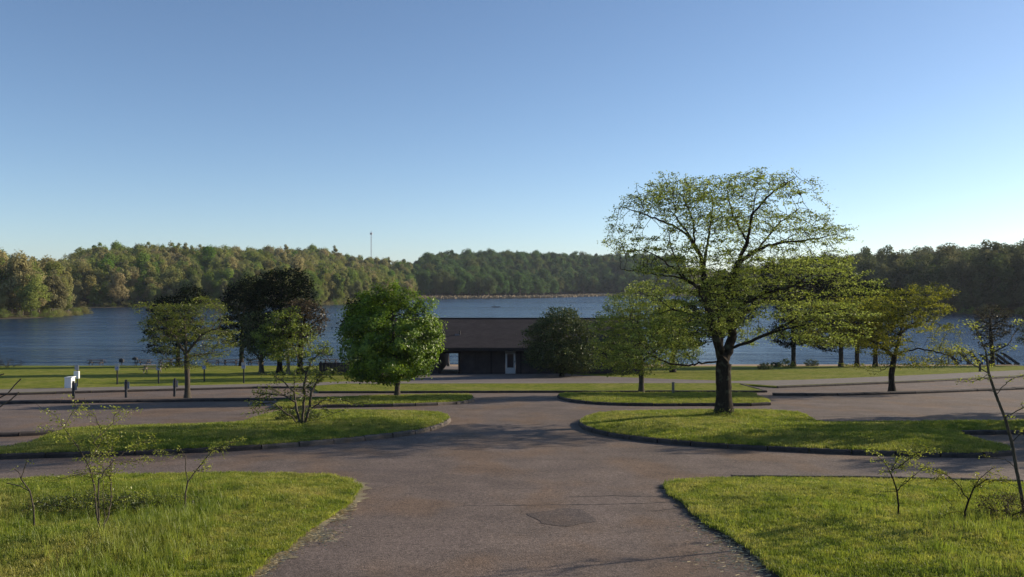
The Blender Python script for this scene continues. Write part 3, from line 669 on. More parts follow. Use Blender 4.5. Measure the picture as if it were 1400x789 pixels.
# big spreading tree on the right island
tree('spreading_tree', 'tall spreading tree with thin spring leaves and thick dark trunk on the right traffic island', 'tree', 990, 578, 33.65,
     [[(990, 578), (990, 545), (989, 515), (990, 495)],
      [(988, 497), (979, 470, -.2), (970, 440, -.3), (966, 405, -.2), (962, 380, 0), (958, 352, .1), (940, 330, -.5), (915, 300, -1)],
      [(992, 495), (1004, 465, .3), (1000, 430, .4), (998, 400, .3), (1008, 365, 0), (1018, 335, -.4), (1020, 300, -.8), (1024, 270, -1)],
      [(984, 499), (965, 498, -.5), (935, 501, -1.0), (905, 496, -1.6), (880, 485, -2.0)],
      [(976, 455, -.3), (955, 438, .3), (925, 428, .8), (895, 440, 1.4), (870, 445, 1.8)],
      [(975, 470, 0), (955, 480, 1.0), (935, 488, 1.8)],
      [(966, 405), (930, 385, -.8), (895, 360, -1.6), (865, 345, -2)],
      [(998, 480), (1025, 470, -.3), (1050, 455, -.8), (1080, 448, -1.2), (1120, 445, -1.5)],
      [(1003, 455), (1030, 430, .8), (1065, 412, 1.5), (1100, 395, 2.0), (1130, 365, 2.0), (1160, 345, 2.2)],
      [(1008, 365), (1040, 345, .6), (1075, 335, 1.0), (1105, 320, 1.2)],
      [(1000, 430), (1030, 405, -1.2), (1060, 395, -2.2), (1095, 390, -3.0)],
      [(970, 440), (950, 415, -1.6), (930, 395, -2.8)],
      [(962, 380), (975, 345, 1.2), (985, 310, 1.8), (990, 285, 2.0)],
      [(940, 330, -.5), (918, 312, -.2), (880, 296, .2), (852, 285, .6)], [(948, 341, -.2), (950, 305, .3), (938, 272, .6)], [(930, 385, -.8), (890, 378, 0), (850, 372, .4)],
      [(1018, 335, -.4), (1000, 300, -.2), (995, 262, .2)], [(1020, 300, -.8), (1045, 270, -1.2), (1072, 252, -1.5)], [(1040, 345, .6), (1068, 310, .4), (1095, 288, .2)], [(1075, 335, 1.0), (1120, 330, 1.4), (1160, 322, 1.8)],
      [(1100, 395, 2.0), (1150, 385, 2.2), (1185, 372, 2.2)], [(1060, 395, -2.2), (1085, 375, -2.6), (1120, 360, -2.8)], [(1050, 455, -.8), (1085, 432, -1.4), (1130, 425, -1.8)], [(925, 428, .8), (900, 410, .4), (870, 405, .2)], [(988, 470, .1), (985, 430, .6), (992, 395, 1.2)], [(930, 385, -.8), (915, 350, -.8), (905, 320, -1)]],
     [(885, 285, 42, 20, -1.0, 2.2), (850, 318, 28, 10, 0, 1.2), (872, 338, 45, 14, .5, 2.5), (930, 268, 50, 24, .5, 2.6), (945, 305, 55, 28, -1.5, 2.4), (985, 258, 45, 18, 1.5, 2.5), (1022, 264, 50, 20, -1.2, 2.6),
      (1025, 305, 55, 28, 1.2, 2.6), (1088, 306, 42, 15, 0, 2.4), (1115, 318, 45, 18, .8, 2.2), (1150, 325, 38, 12, 1.5, 1.6), (1180, 324, 20, 5, 2, .6), (840, 303, 22, 6, 0, .6), (1062, 254, 20, 6, 0, 1), (1078, 272, 26, 13, -1, 1.6), (905, 372, 55, 14, -1.5, 2.6), (945, 350, 55, 14, -.8, 2.4, .6), (1040, 350, 60, 14, .8, 2.4, .7), (1000, 365, 50, 12, -1.5, 2.0, .7),
      (1000, 385, 60, 20, 1.8, 2.8), (945, 410, 50, 20, 1.5, 2.4), (1080, 372, 55, 16, -2.2, 2.2), (1130, 365, 55, 18, 1.6, 2.4), (1175, 378, 38, 12, 2, 1.6, .8), (1060, 420, 55, 18, -1.8, 2.2), (1120, 430, 60, 16, -.8, 2.6), (1185, 400, 45, 14, 1, 1.6),
      (960, 430, 45, 26, -1.5, 2.2), (1010, 445, 45, 22, 1.6, 2.2), (985, 400, 45, 22, -1.2, 2.4), (1040, 385, 50, 16, 0, 2.6), (905, 455, 55, 22, -.8, 2.4), (870, 478, 45, 14, -1.8, 1.4), (1040, 465, 38, 12, 1.5, 1.6, .7), (1100, 462, 55, 12, -1.4, 1.8), (935, 470, 35, 12, 1.8, 1.4, .7)],
     8200, 0.16, 0.175, 0.30, 0.0085, M['bark_dark'], LF['locust'], lsize=0.092, per=8, cl=(.12, .12, .035), tip=2, layers=0.42, ex=1.66, trunk_w=0.85, up=0.9)
# round maple
tree('maple_tree', 'dense round bright green maple on the narrow left island', 'tree', 543, 546, 46.5, [[(543, 546), (543, 525), (541, 500), (538, 470), (536, 430)]],
     [(535, 458, 50, 52, 0, 2.1), (480, 430, 16, 14, .4, .8), (586, 480, 15, 22, .3, .8), (520, 440, 20, 16, -1.9, .6), (560, 470, 18, 14, -2.0, .6), (505, 480, 18, 14, -2.0, .6), (540, 500, 20, 12, -1.8, .6), (515, 420, 30, 26, 0, 1.5), (495, 412, 14, 16, .3, .8), (535, 410, 20, 20, 0, 1), (560, 420, 24, 24, 0, 1.3), (575, 465, 30, 40, 0, 2), (495, 465, 32, 36, 0, 1.8), (530, 508, 55, 18, 0, 2), (560, 500, 38, 22, 0, 1.5), (510, 514, 42, 16, .5, 1.4), (481, 482, 16, 20), (470, 452, 9, 9, 0, .5), (602, 455, 6, 11, 0, .5), (550, 397, 9, 7, 0, .4), (512, 398, 8, 8, 0, .4), (588, 424, 9, 9, 0, .5), (600, 500, 7, 8, 0, .5), (470, 500, 8, 9, 0, .5)],
     1700, 0.2, 0.32, 0.14, 0.008, M['bark'], LF['maple'], lsize=0.125, per=40, cl=(.17, .17, .11), tip=3, shell=.45, up=0.3, outw=True, asp=.85, trunk_w=.8)
# open hawthorns
tree('hawthorn_tree', 'open flat-layered yellow-green tree standing on the long left kerb', 'tree', 256, 546, 46.5,
     [[(256, 546), (256, 520), (255, 495), (254, 470), (252, 445)], [(255, 490), (235, 465, .5), (215, 450, .8)], [(256, 485), (280, 460, -.5), (305, 450, -.8)], [(255, 492), (240, 492, -1)], [(256, 490), (280, 488, 1)]],
     [(230, 428, 40, 13), (272, 426, 42, 12), (215, 446, 32, 10, .5), (255, 440, 35, 14), (300, 452, 32, 12, -.5), (225, 468, 28, 9, -.8), (250, 462, 45, 14, .8), (285, 475, 34, 12, 1), (190, 422, 16, 4), (262, 492, 50, 12, 0, 1.6, .5)],
     2200, 0.16, 0.18, 0.14, 0.006, M['bark'], LF['hawthorn'], lsize=0.105, per=8, cl=(.13, .13, .05), tip=2, layers=.45, up=.9)
tree('hawthorn_tree', 'low wide yellow-green tree left of the big spreading tree, on the narrow right island', 'tree', 877, 541, 49.4,
     [[(877, 541), (877, 520), (876, 500), (874, 470), (872, 440)], [(876, 505), (850, 480, .5), (830, 465, .8)], [(876, 500), (900, 475, -.5), (925, 460, -.8)], [(875, 480), (860, 440, -1)]],
     [(870, 420, 45, 22), (850, 445, 42, 20), (900, 440, 50, 26), (835, 470, 30, 14), (870, 478, 50, 18), (920, 478, 40, 18), (850, 498, 42, 12), (890, 500, 45, 10), (880, 400, 30, 12), (825, 452, 22, 12)],
     3600, 0.17, 0.19, 0.15, 0.006, M['bark'], LF['locust'], lsize=0.115, per=12, cl=(.15, .15, .06), tip=2, layers=.4, up=.9)
tree('hawthorn_tree', 'wide yellowish tree with drooping right side standing on the long right kerb', 'tree', 1220, 538, 51.4,
     [[(1220, 538), (1219, 515), (1223, 490), (1230, 465), (1235, 440)], [(1223, 490), (1200, 470, .6), (1165, 450, 1), (1130, 440, 1)], [(1222, 488), (1250, 478, -.5), (1280, 485, -.8), (1305, 495, -.8)], [(1228, 460), (1265, 440, .6), (1300, 448, 1)], [(1222, 500), (1195, 510, -.7)]],
     [(1235, 415, 48, 14), (1270, 405, 30, 12), (1180, 425, 60, 16), (1130, 435, 50, 18), (1215, 440, 60, 16), (1265, 425, 35, 14), (1150, 462, 55, 16), (1200, 470, 45, 14), (1280, 452, 35, 8, 0, 1.6, .6), (1295, 485, 38, 14, 0, 1.4, .5), (1260, 500, 45, 8, 0, 1.4, .5), (1180, 500, 30, 6, 0, 1, .4), (1295, 400, 16, 5)],
     3200, 0.17, 0.2, 0.17, 0.006, M['bark_dark'], LF['yellow'], lsize=0.12, per=11, cl=(.15, .15, .05), tip=2, layers=.4, up=.9)
# by the shelter and beside the lake
tree('dark_tree', 'dark bushy tree hugging the brown shelter, foliage down to the ground', 'tree', 768, 517, 71.0, [[(768, 517), (768, 495), (766, 470)], [(768, 510), (745, 490, .5), (735, 475)], [(768, 510), (790, 485, -.5)]],
     [(768, 450, 35, 26), (745, 465, 30, 26), (795, 462, 25, 24), (760, 485, 42, 24), (790, 490, 32, 24), (738, 490, 22, 20), (770, 432, 22, 12)],
     1900, 0.26, 0.30, 0.16, 0.012, M['bark_dark'], LF['dull'], lsize=0.18, per=20, cl=(.22, .22, .12), tip=3, shell=.3, outw=False)
def pine(label, bpx, bpy, Y, lob, n=1500, mat='dark', per=17, group='dark evergreens by the lake', prune=1.0, name='evergreen_tree'):
    cx = sum(l[0] for l in lob) / len(lob); top = min(l[1] for l in lob)
    return tree(name, label, 'tree', bpx, bpy, Y, [[(bpx, bpy), (bpx, (bpy + top) / 2 + 20), (cx, top + 12)]], lob, n, 0.33, 0.42, 0.24, 0.015, M['bark_dark'], LF[mat], lsize=0.235, per=per, cl=(.28, .28, .13), tip=3, shell=.35, trunk_w=.55, group=group, prune=prune)
pine('dark evergreen with bare lower trunk, left one of the pair right of the layered tree', 330, 501, 98, [(335, 420, 32, 34), (325, 450, 28, 26), (345, 395, 26, 18), (350, 460, 30, 22), (320, 415, 16, 20)])
pine('tallest dark evergreen, domed top, right behind the russet tree', 382, 512, 79, [(388, 390, 38, 22), (370, 415, 36, 30), (405, 410, 26, 26), (375, 455, 36, 30)], 1800)
pine('dark evergreen behind the layered tree on the long left kerb', 243, 501, 97, [(262, 405, 20, 16), (235, 425, 30, 20), (225, 450, 26, 22), (215, 475, 16, 10), (250, 455, 26, 22)], 1200)
pine('russet-leaved tree in front of the dark evergreens', 410, 513.5, 77, [(412, 428, 24, 18), (430, 440, 18, 24), (405, 455, 22, 20)], 1000, 'red', 14, None, 0.9, 'russet_tree')
tree('young_tree', 'thin young tree with pale trunk and sparse green leaves in front of the russet tree', 'tree', 394, 513, 76.0, [[(394, 513), (394, 490), (393, 465), (396, 440)], [(394, 495), (378, 475, .5), (368, 455)], [(394, 492), (408, 470, -.5), (420, 450)]],
     [(393, 440, 28, 20, -.6), (373, 460, 26, 18, -.6), (415, 460, 24, 20, -.6), (395, 480, 38, 16, -.4), (442, 482, 14, 14)], 800, 0.26, 0.33, 0.13, 0.014, M['bark_pale'], LF['fresh'], lsize=0.18, per=14, cl=(.2, .2, .1), tip=2)
tree('young_tree', 'green-leaved tree with pale trunk beside the lawn, left of the thin young tree', 'tree', 357, 512, 77.0, [[(357, 512), (357, 492), (358, 470)], [(357, 495), (345, 480)], [(357, 492), (370, 478)]],
     [(354, 445, 26, 22), (356, 470, 28, 16), (342, 482, 18, 12), (368, 485, 20, 12)], 800, 0.26, 0.33, 0.2, 0.014, M['bark'], LF['dull'], lsize=0.17, per=10, cl=(.2, .2, .1), tip=2)
for px_, py_, Y_, hh in ((498, 520, 67.5, 400), (520, 517, 71, 402)):  # unseen trees added to throw shadow stripes over the lawn
    pine('unseen dark tree added behind the round maple to shade the far left lawn', px_, py_, Y_, [(px_, 425, 26, 22), (px_ - 8, 450, 26, 22), (px_ + 6, 470, 24, 18)], 700, group='unseen dark trees added behind the round maple')
for lab, b, lb in (('dark tree behind the big spreading tree, nearest its trunk on the right', 1085, [(1075, 400, 36, 22), (1095, 425, 34, 26), (1080, 455, 30, 22), (1060, 375, 26, 16)]),
                   ('dark tree by the lake, first trunk right of the gap beside the big tree', 1150, [(1140, 388, 34, 14), (1145, 405, 38, 22), (1125, 455, 34, 24), (1160, 440, 26, 24)]),
                   ('dark tree by the lake between two other dark trunks, left of the yellowish tree', 1172, [(1185, 398, 28, 14), (1175, 415, 30, 26), (1180, 455, 26, 22)]),
                   ('dark tree by the lake closest to the yellowish tree, on its left', 1197, [(1215, 405, 26, 14), (1205, 425, 30, 26), (1205, 460, 26, 18)]),
                   ('dark tree directly behind the trunk of the big spreading tree', 985, [(985, 400, 34, 24), (1010, 420, 30, 24), (975, 440, 32, 24)]),
                   ('dark tree showing its trunk between the low wide tree and the big trunk', 920, [(925, 430, 30, 20), (915, 455, 32, 22), (940, 465, 26, 14)])):
    pine(lab, b, 501.5 if b > 1000 else 510, 96 if b > 1000 else 80, lb, 1100)
pine('brownish vase-shaped tree by the water at the far right', 1357, 499.5, 100, [(1357, 430, 26, 14), (1350, 450, 22, 16), (1366, 448, 20, 16), (1355, 470, 16, 12), (1340, 463, 10, 8)], 900, 'brown', 8, None, 0.8, 'lakeside_tree')
pine('dark tree on the right edge of the picture by the water', 1422, 500, 99, [(1420, 440, 24, 30), (1415, 462, 22, 16)], 700, 'dull', 9, None, 0.9, 'lakeside_tree')
# trees beyond the right edge that shade the right island and drive
for i, (tx, ty, hs) in enumerate(((25.5, 33.5, 1.0), (31.5, 31.0, 1.1), (30.0, 39.5, 1.0), (37, 35, 1.2))):
    tree('roadside_tree', 'leafy tree standing off to the right of the right traffic island', 'tree', 1000, 578, 33.65 * hs, [[(1000, 578), (1000, 520), (995, 470), (998, 400)], [(1000, 520), (960, 480, .5)], [(1000, 515), (1040, 470, -.5)]],
         [(1000, 380, 80, 50, 0, 2.5), (960, 430, 60, 40), (1045, 430, 60, 40), (1000, 460, 80, 30), (1000, 330, 50, 30)], 800, 0.3, 0.36, 0.18, 0.012, M['bark'], LF['locust'], lsize=0.22, per=14, cl=(.2, .2, .1), tip=2, loc=(tx, ty), group='trees off to the right of the right traffic island')

# saplings drawn limb by limb --------------------------------------------------
def sapling(name, label, cat, bpx, bpy, lines, r0, leafmat, bark, lsize=0.035, per=10, cl=0.05, extra=1.0, dens=0.05, keyh=0.15, leafy=0.55, Y=None, twig=0.35, zoff=0.0):
    Yg = (A0 - keyh) * F / (bpy - HOR - B0 * F); Y = Y or Yg; x = (bpx - 700) / F * Y; zb = float(z0(x, Y)) + keyh
    n0, p0 = chain_px(bpx, bpy, Y, lines, dens)
    pos = list(n0); par = list(p0); n = len(pos); r, w, ch = radii(np.array(pos), np.array(par), r0, 0.003, 2.2)
    # side twigs with leaf sprays
    for i in range(1, n):
        if pos[i][2] < 0.28 * max(p[2] for p in n0) or r[i] > r0 * leafy: continue
        if random.random() < 0.85 * extra:
            d = np.array(pos[i]) - np.array(pos[par[i]]); d /= np.linalg.norm(d) + 1e-9
            d = d * .6 + rng.normal(size=3) * 0.8; d[2] *= .45; d /= np.linalg.norm(d); cur = i; L = random.uniform(.3, 1.25) * twig; k = max(2, int(L / dens))
            for j in range(k):
                d = d + rng.normal(size=3) * .22; d /= np.linalg.norm(d); pos.append(np.array(pos[cur]) + d * dens); par.append(cur); cur = len(pos) - 1
    P = np.array(pos); pr_ = np.array(par); r, w, ch = radii(P, pr_, r0, 0.0028, 2.0)
    root = empty(name, (x, Y, zb), label=label, cat=cat)
    V, q = tubes(P, pr_, r, w, np.ones(len(P), bool), 6); link('stem', mesh_np('stem', V, [q], [bark], smooth=True), root)
    per = int(per * 2.6); lsize = lsize * 1.05
    tips = np.where((np.arange(len(P)) >= n) | (ch == 0) | (r < r0 * .22))[0]; tips = tips[rng.random(len(tips)) < 0.7]
    C = np.repeat(P[tips], per, 0) + rng.normal(size=(len(tips) * per, 3)) * np.array((cl, cl, cl * .5)); V, q, tn = leaves(C, lsize, up=.8, tone=np.repeat(rng.random(len(tips)), per))
    link('crown', mesh_np('crown', V, [q], [leafmat], attr=tn), root); return root
sapling('sapling', 'many-stemmed sapling with sparse yellow-green leaves, tallest on the near left lawn', 'sapling', 135, 742,
        [[(137, 742), (131, 700), (124, 668, .1), (117, 640, .1), (105, 610, 0), (92, 585, -.1), (76, 568), (58, 560)], [(117, 640), (127, 605, .3), (118, 575, .3), (112, 558)], [(127, 605), (140, 585, .3), (150, 568, .2), (168, 560)],
         [(105, 610), (82, 600, .2), (62, 588)], [(92, 585, -.1), (96, 568), (104, 555)], [(137, 741), (141, 728, -.1), (142, 690, -.2), (147, 650, -.3), (162, 628, -.2), (178, 612), (198, 603, -.3), (214, 602)], [(147, 650), (139, 635, -.4), (124, 622)],
         [(137, 740), (129, 722, .3), (123, 690, .4), (120, 650, .5), (108, 618, .5), (98, 600, .6)], [(139, 735), (134, 700, .4), (135, 655, .4), (132, 625, .4), (128, 600, .4)], [(135, 655, .4), (115, 648), (88, 655, .2), (60, 660)], [(142, 690, -.2), (166, 680, -.2), (192, 672)], [(162, 628, -.2), (175, 632), (196, 628)], [(131, 625, .4), (148, 606, .3), (163, 596)]],
        0.024, LF['bud'], M['bark'], lsize=0.036, per=4, extra=.75, twig=.25, dens=.07, leafy=.62)
sapling('sapling', 'small crooked sapling near the left edge of the near left lawn', 'sapling', 46, 722, [[(46, 722), (45, 695), (40, 672), (28, 655), (26, 648)], [(40, 672), (28, 665), (8, 661)], [(28, 655), (32, 642), (36, 632)], [(27, 650), (18, 640)]], 0.014, LF['bud'], M['bark'], lsize=.03, per=4, extra=.3, twig=.15)
sapling('sapling', 'thin forked sapling on the near left lawn, right of the many-stemmed one', 'sapling', 252, 696, [[(252, 696), (253, 675), (256, 660), (265, 645, .1), (277, 632), (290, 616)], [(256, 660), (253, 640), (253, 624), (245, 612)], [(265, 645), (285, 640)], [(290, 616), (310, 606), (330, 603)], [(253, 624), (235, 621), (215, 620)]], 0.015, LF['bud'], M['bark'], lsize=.034, per=4, extra=.8, twig=.25)
sapling('sapling', 'small sapling with bright leaves on the near right lawn, leftmost there', 'sapling', 1229, 708, [[(1229, 708), (1229, 690), (1227, 672), (1222, 656), (1217, 645), (1210, 632), (1190, 617)], [(1217, 645), (1235, 635), (1250, 622), (1275, 610)], [(1227, 672), (1245, 655), (1265, 638)], [(1218, 645), (1228, 628), (1235, 617)], [(1227, 672), (1210, 673), (1200, 672)]],
        0.017, LF['bud'], M['bark_dark'], lsize=.036, per=6, extra=.8, twig=.22)
sapling('sapling', 'bent sapling on the near right lawn, between the small bright and tall leaning ones', 'sapling', 1321, 724, [[(1321, 724), (1320, 700), (1325, 685), (1332, 668), (1340, 655), (1360, 638)], [(1325, 685), (1312, 665), (1295, 650), (1270, 640)], [(1320, 701), (1300, 701), (1285, 708)], [(1332, 668), (1350, 655), (1375, 660)]],
        0.017, LF['yellow'], M['bark_dark'], lsize=.036, per=5, extra=.8, twig=.28)
sapling('sapling', 'tallest leaning sapling at the right edge, its thin trunk bent over the drive', 'sapling', 1402, 702, [[(1402, 702), (1396, 670), (1390, 640), (1384, 605), (1374, 570), (1362, 540), (1352, 510), (1348, 480), (1335, 450), (1322, 432)], [(1362, 540), (1372, 528), (1385, 518), (1405, 512)], [(1352, 510), (1335, 498, .2), (1320, 485), (1305, 470)], [(1353, 512), (1330, 522), (1308, 522)],
        [(1384, 605), (1400, 590), (1415, 585)], [(1348, 487), (1370, 470, -.2), (1388, 455), (1398, 440)], [(1374, 570), (1395, 560), (1410, 550)], [(1390, 640), (1375, 628), (1345, 625)], [(1396, 670), (1380, 660), (1350, 655)], [(1335, 450), (1325, 445), (1318, 440)]],
        0.032, LF['bud'], M['bark'], lsize=.040, per=3, extra=.4, leafy=.75, twig=.25)
sapling('shrub', 'many-stemmed half-bare shrub on the larger left traffic island', 'shrub', 412, 585, [[(412, 585), (405, 560), (400, 535, .2), (400, 512, .2)], [(413, 583), (415, 560), (416, 535), (418, 510), (427, 490)], [(415, 583), (424, 560, -.2), (428, 535, -.3), (438, 512), (460, 506), (478, 495)], [(405, 578), (392, 565, .3), (375, 560), (355, 563), (335, 566)],
        [(400, 548), (385, 542, .3), (365, 538), (345, 537)], [(424, 560), (440, 548, -.2), (455, 545), (475, 548)], [(400, 535), (385, 520), (370, 512)], [(428, 535), (435, 518), (450, 505)], [(418, 510), (408, 495), (405, 480)], [(427, 490), (440, 482), (448, 470)], [(416, 578), (445, 570), (470, 560)], [(392, 566), (375, 552), (350, 550)]],
        0.085, LF['hawthorn'], M['bark'], lsize=.085, per=4, cl=.10, extra=.7, dens=.13, leafy=.8, twig=.7, keyh=.15)
sapling('branch_tree', 'thin bare tree at the left edge, twigs reaching over the far lawn', 'tree', -30, 560, [[(-30, 560), (-20, 535), (-5, 520), (10, 512), (20, 500), (28, 492)], [(-20, 540), (0, 530), (15, 520), (25, 510)], [(-5, 520), (-10, 490), (5, 485)]], 0.04, LF['locust'], M['bark'], lsize=.05, per=1, extra=.15, dens=.12, Y=30)
# low brambly shrub right
def bush(name, label, loc, rad, n, leafmat, lsize, h=0.1, shape=(1, 1, .6), stems=14):
    x, y = loc; zb = float(z0(x, y)) + h; root = empty(name, (x, y, zb), label=label, cat='shrub')
    A, d, k = lobes_points([(0, 0, rad * .3, rad * shape[0], rad * shape[1], rad * shape[2], 1)], n, .3); A = A[A[:, 2] > 0]
    pos, par = grow([(0, 0, -.05), (0, 0, .02)], [-1, 0], A, rad * .09, rad * .11, rad * 1.5, 40, .25); r, w, ch = radii(pos, par, rad * .035, rad * .005)
    V, q = tubes(pos, par, r, w, np.ones(len(pos), bool), 4); link('stem', mesh_np('stem', V, [q], [M['bark_dark']], smooth=True), root)
    tips = np.where(w <= 3)[0]; C = np.repeat(pos[tips], 7, 0) + rng.normal(size=(len(tips) * 7, 3)) * rad * .07; V, q, tn = leaves(C, lsize); link('crown', mesh_np('crown', V, [q], [leafmat], attr=tn), root)
bush('shrub', 'low dark reddish bramble on the near right lawn', gp(1382, 718), .55, 450, LF['red'], .03, shape=(1.2, .8, .6))
bush('shrub', 'tangle of green shoots round the foot of the half-bare shrub', gp(408, 584.5), .75, 500, LF['dull'], .06, .15, (1.2, .8, .5))
bush('shrub', 'grassy collar of weeds round the foot of the big spreading tree', gp(989, 579), .75, 700, LF['fresh'], .05, .1, (1.0, .7, .28))
bush('shrub', 'dark weedy tuft in the hollow behind the many-stemmed sapling', gp(120, 706), .75, 420, LF['dull'], .04, .0, (1.7, .8, .25))
bush('shrub', 'dark weeds in the hollow right of the many-stemmed sapling', gp(205, 700), .6, 260, LF['dull'], .035, .0, (1.8, .7, .22))
for i, (a, b, rr) in enumerate(((1046, 507, .8), (1075, 503.5, 1.0), (1110, 502, .9), (1060, 503, .6))):
    bush('shrub', ['low shrub on the lawn edge just right of the big trunk', 'yellow-green weeds at the shore under the dark trees', 'weedy clump at the shore, furthest right of the low clumps', 'small clump at the shore left of the yellow-green weeds'][i], gp(a, b), rr, 160, LF['yellow' if i == 1 else 'dull'], .1, .1)
bush('shrub', 'pale leafless brushwood heap at the water on the left edge', gp(8, 504), 1.3, 160, LF['brown'], .06, .1, (1.6, .8, .5))

# ------------------------------------------------------------------ far woods
def far_variant(name, h, rad, nleaf, leafmat, trunk=.14, nl=26):
    """irregular broadleaf crown: many unequal lobes round a few leaders, fringe leaves and bare twig tips"""
    lob = []; trunk_h = h * trunk; lead = [(random.uniform(-.35, .35) * rad, random.uniform(-.35, .35) * rad, random.uniform(.80, 1.0)) for _ in range(4)]
    for i in range(nl):
        t_ = (i + random.random()) / nl; lx, ly, lh = lead[i % 4]; z = trunk_h + (h * lh - trunk_h) * (.08 + .86 * t_)
        env = rad * (.55 + .5 * math.sin(math.pi * min(1.0, t_ * 1.05) ** .8)) * (1 - .45 * t_ ** 4); a = random.uniform(0, 6.28); q_ = env * random.uniform(.2, .75); lr = rad * random.uniform(.20, .42)
        lob.append((lx * .6 + q_ * math.cos(a), ly * .6 + q_ * math.sin(a), min(z, h - lr * .5), lr, lr, lr * random.uniform(.55, .95), 1))
    C, d, k = lobes_points(lob, nleaf, .35); C = C + rng.normal(size=C.shape) * rad * .045; keep = C[:, 2] > trunk_h * .4; C = C[keep]; d = d[keep]; k = k[keep]
    tone = rng.random(len(lob))[k] * .7 + .15; cen = np.array([0, 0, h * .45]); out = d + .5 * (C - cen) / rad
    V, q, tn = leaves(C, h * .036, asp=.8, up=.2, tone=tone, out=out / np.linalg.norm(out, axis=1)[:, None])
    n0 = [(0, 0, -1), (0, 0, trunk_h * .5), (0.1, 0, trunk_h), (0, .1, trunk_h * 1.5), (0, 0, trunk_h * 2.2)]; p0 = [-1, 0, 1, 2, 3]
    for l in lob[::2]: n0.append((l[0] * .5, l[1] * .5, l[2] - l[5] * .9)); p0.append(2 if l[2] < h * .6 else 3); n0.append((l[0] * 1.05, l[1] * 1.05, l[2] + l[5] * .9)); p0.append(len(n0) - 2)
    pos = np.array(n0, float); par = np.array(p0); r, w, ch = radii(pos, par, h * .013, h * .0025); V2, q2 = tubes(pos, par, r, w, np.ones(len(pos), bool), 4)
    return mesh_np(name, np.vstack([V, V2]), [q, q2 + len(V)], [leafmat, M['bark_far']], [0, 1], attr=np.r_[tn, np.zeros(len(V2))])
FL = {'olive': mat_leaf('far_olive', [(0.253, 0.207, 0.081), (0.196, 0.241, 0.052), (0.310, 0.276, 0.115), (0.127, 0.218, 0.034), (0.276, 0.287, 0.081), (0.345, 0.287, 0.149), (0.172, 0.253, 0.040), (0.230, 0.207, 0.103)], .45, .25, .0, True),
      'green': mat_leaf('far_green', [(0.08, 0.14, 0.04), (0.12, 0.19, 0.055), (0.16, 0.18, 0.065), (0.06, 0.11, 0.045), (0.14, 0.22, 0.07), (0.09, 0.17, 0.05)], .45, .25, .0, True),
      'grey': mat_leaf('far_grey', [(0.11, 0.12, 0.05), (0.075, 0.105, 0.033), (0.16, 0.155, 0.075), (0.07, 0.095, 0.03)], .45, .25, .0, True)}
VAR = {}
for k_, m_ in FL.items():
    VAR[k_] = [far_variant('forest_tree', random.uniform(14.5, 17.5), random.uniform(4.8, 6.8), 5000, m_) for i in range(6)]
    VAR[k_] += [far_variant('forest_tree', random.uniform(16, 18.5), random.uniform(3.2, 4.2), 2000, m_, .3, 16), far_variant('forest_tree', random.uniform(15, 17), random.uniform(4.4, 5.4), 1500, m_, .3, 20)]
bands = [('olive', -0.66, -0.515, 90, 5.6, 'wood on the left point across the lake', 'left_point'),
         ('olive', -0.54, -0.105, 175, 5.9, 'wooded ridge across the lake on the left', 'ridge'),
         ('green', -0.135, 0.20, 230, 7.0, 'distant wood beyond the tan marsh in the middle', 'middle'),
         ('grey', 0.16, 0.66, 110, 5.8, 'dark backlit wood on the right shore', 'right')]
cand = []
for bi, (mk, u0, u1, dep, sp, desc, key) in enumerate(bands):
    X, Yy = np.meshgrid(np.arange(-520, 520, sp), np.arange(235, 1100, sp)); Pb = np.stack([X.ravel(), Yy.ravel()], 1); Pb = Pb + rng.uniform(-.42, .42, Pb.shape) * sp
    u = Pb[:, 0] / Pb[:, 1]; Pb = Pb[(u > u0) & (u < u1)]
    z, ins, d = far_h(Pb); uu = Pb[:, 0] / Pb[:, 1]
    mar = (uu > -0.118) & (uu < 0.13) & (Pb[:, 1] > 480)
    ok = ins & (d > np.where(mar, 42, 1.5)) & (d < dep + np.where(mar, 45, 0))
    if key == 'left_point': ok &= Pb[:, 1] < 345
    if key == 'ridge': ok &= (Pb[:, 1] > 345) & (Pb[:, 1] < 760) & (uu < np.interp(Pb[:, 1], [400, 550, 760], [-.10, -.112, -.118]))
    if key == 'middle': ok &= Pb[:, 1] > 560
    if key == 'right': ok &= Pb[:, 1] < 620
    for p_, z_, d_ in zip(Pb[ok], z[ok], d[ok]): cand.append((bi, p_[0], p_[1], z_, d_))
cand = np.array(cand); score = cand[:, 2] + cand[:, 4] * 2.2; order = np.argsort(score)
def tsize(bi, u, d):
    s = rng.uniform(.88, 1.06)
    s *= random.choice((.84, .95, 1, 1, 1.05, 1.05, 1.13)) 
    if d < 8: s *= random.uniform(.4, .85)                        # lower growth at the water's edge
    return s
first = {}; NIND = 290; quota = {0: 70, 1: 95, 2: 60, 3: 65}; used = {0: 0, 1: 0, 2: 0, 3: 0}; rest = {0: [], 1: [], 2: [], 3: []}
for i in order:
    bi, x, y, z, d = cand[i]; bi = int(bi); vis = abs(x / y) < 0.605
    s = tsize(bi, x / y, d) * (1.07, 1.0, 1.0, 1.16)[bi]; rz = random.uniform(0, 6.28); sz = s * random.uniform(.9, 1.15)
    if vis and used[bi] < quota[bi]:
        used[bi] += 1; me = VAR[bands[bi][0]][random.randrange(8)]; o = link('forest_tree', me); o.location = (x, y, z); o.rotation_euler = (0, 0, rz); o.scale = (s, s, sz)
        props(o, 'tree in the front rows of the ' + bands[bi][5], 'tree', 'trees in the ' + bands[bi][5])
    else: rest[bi].append((x, y, z - .3, rz, s, sz))
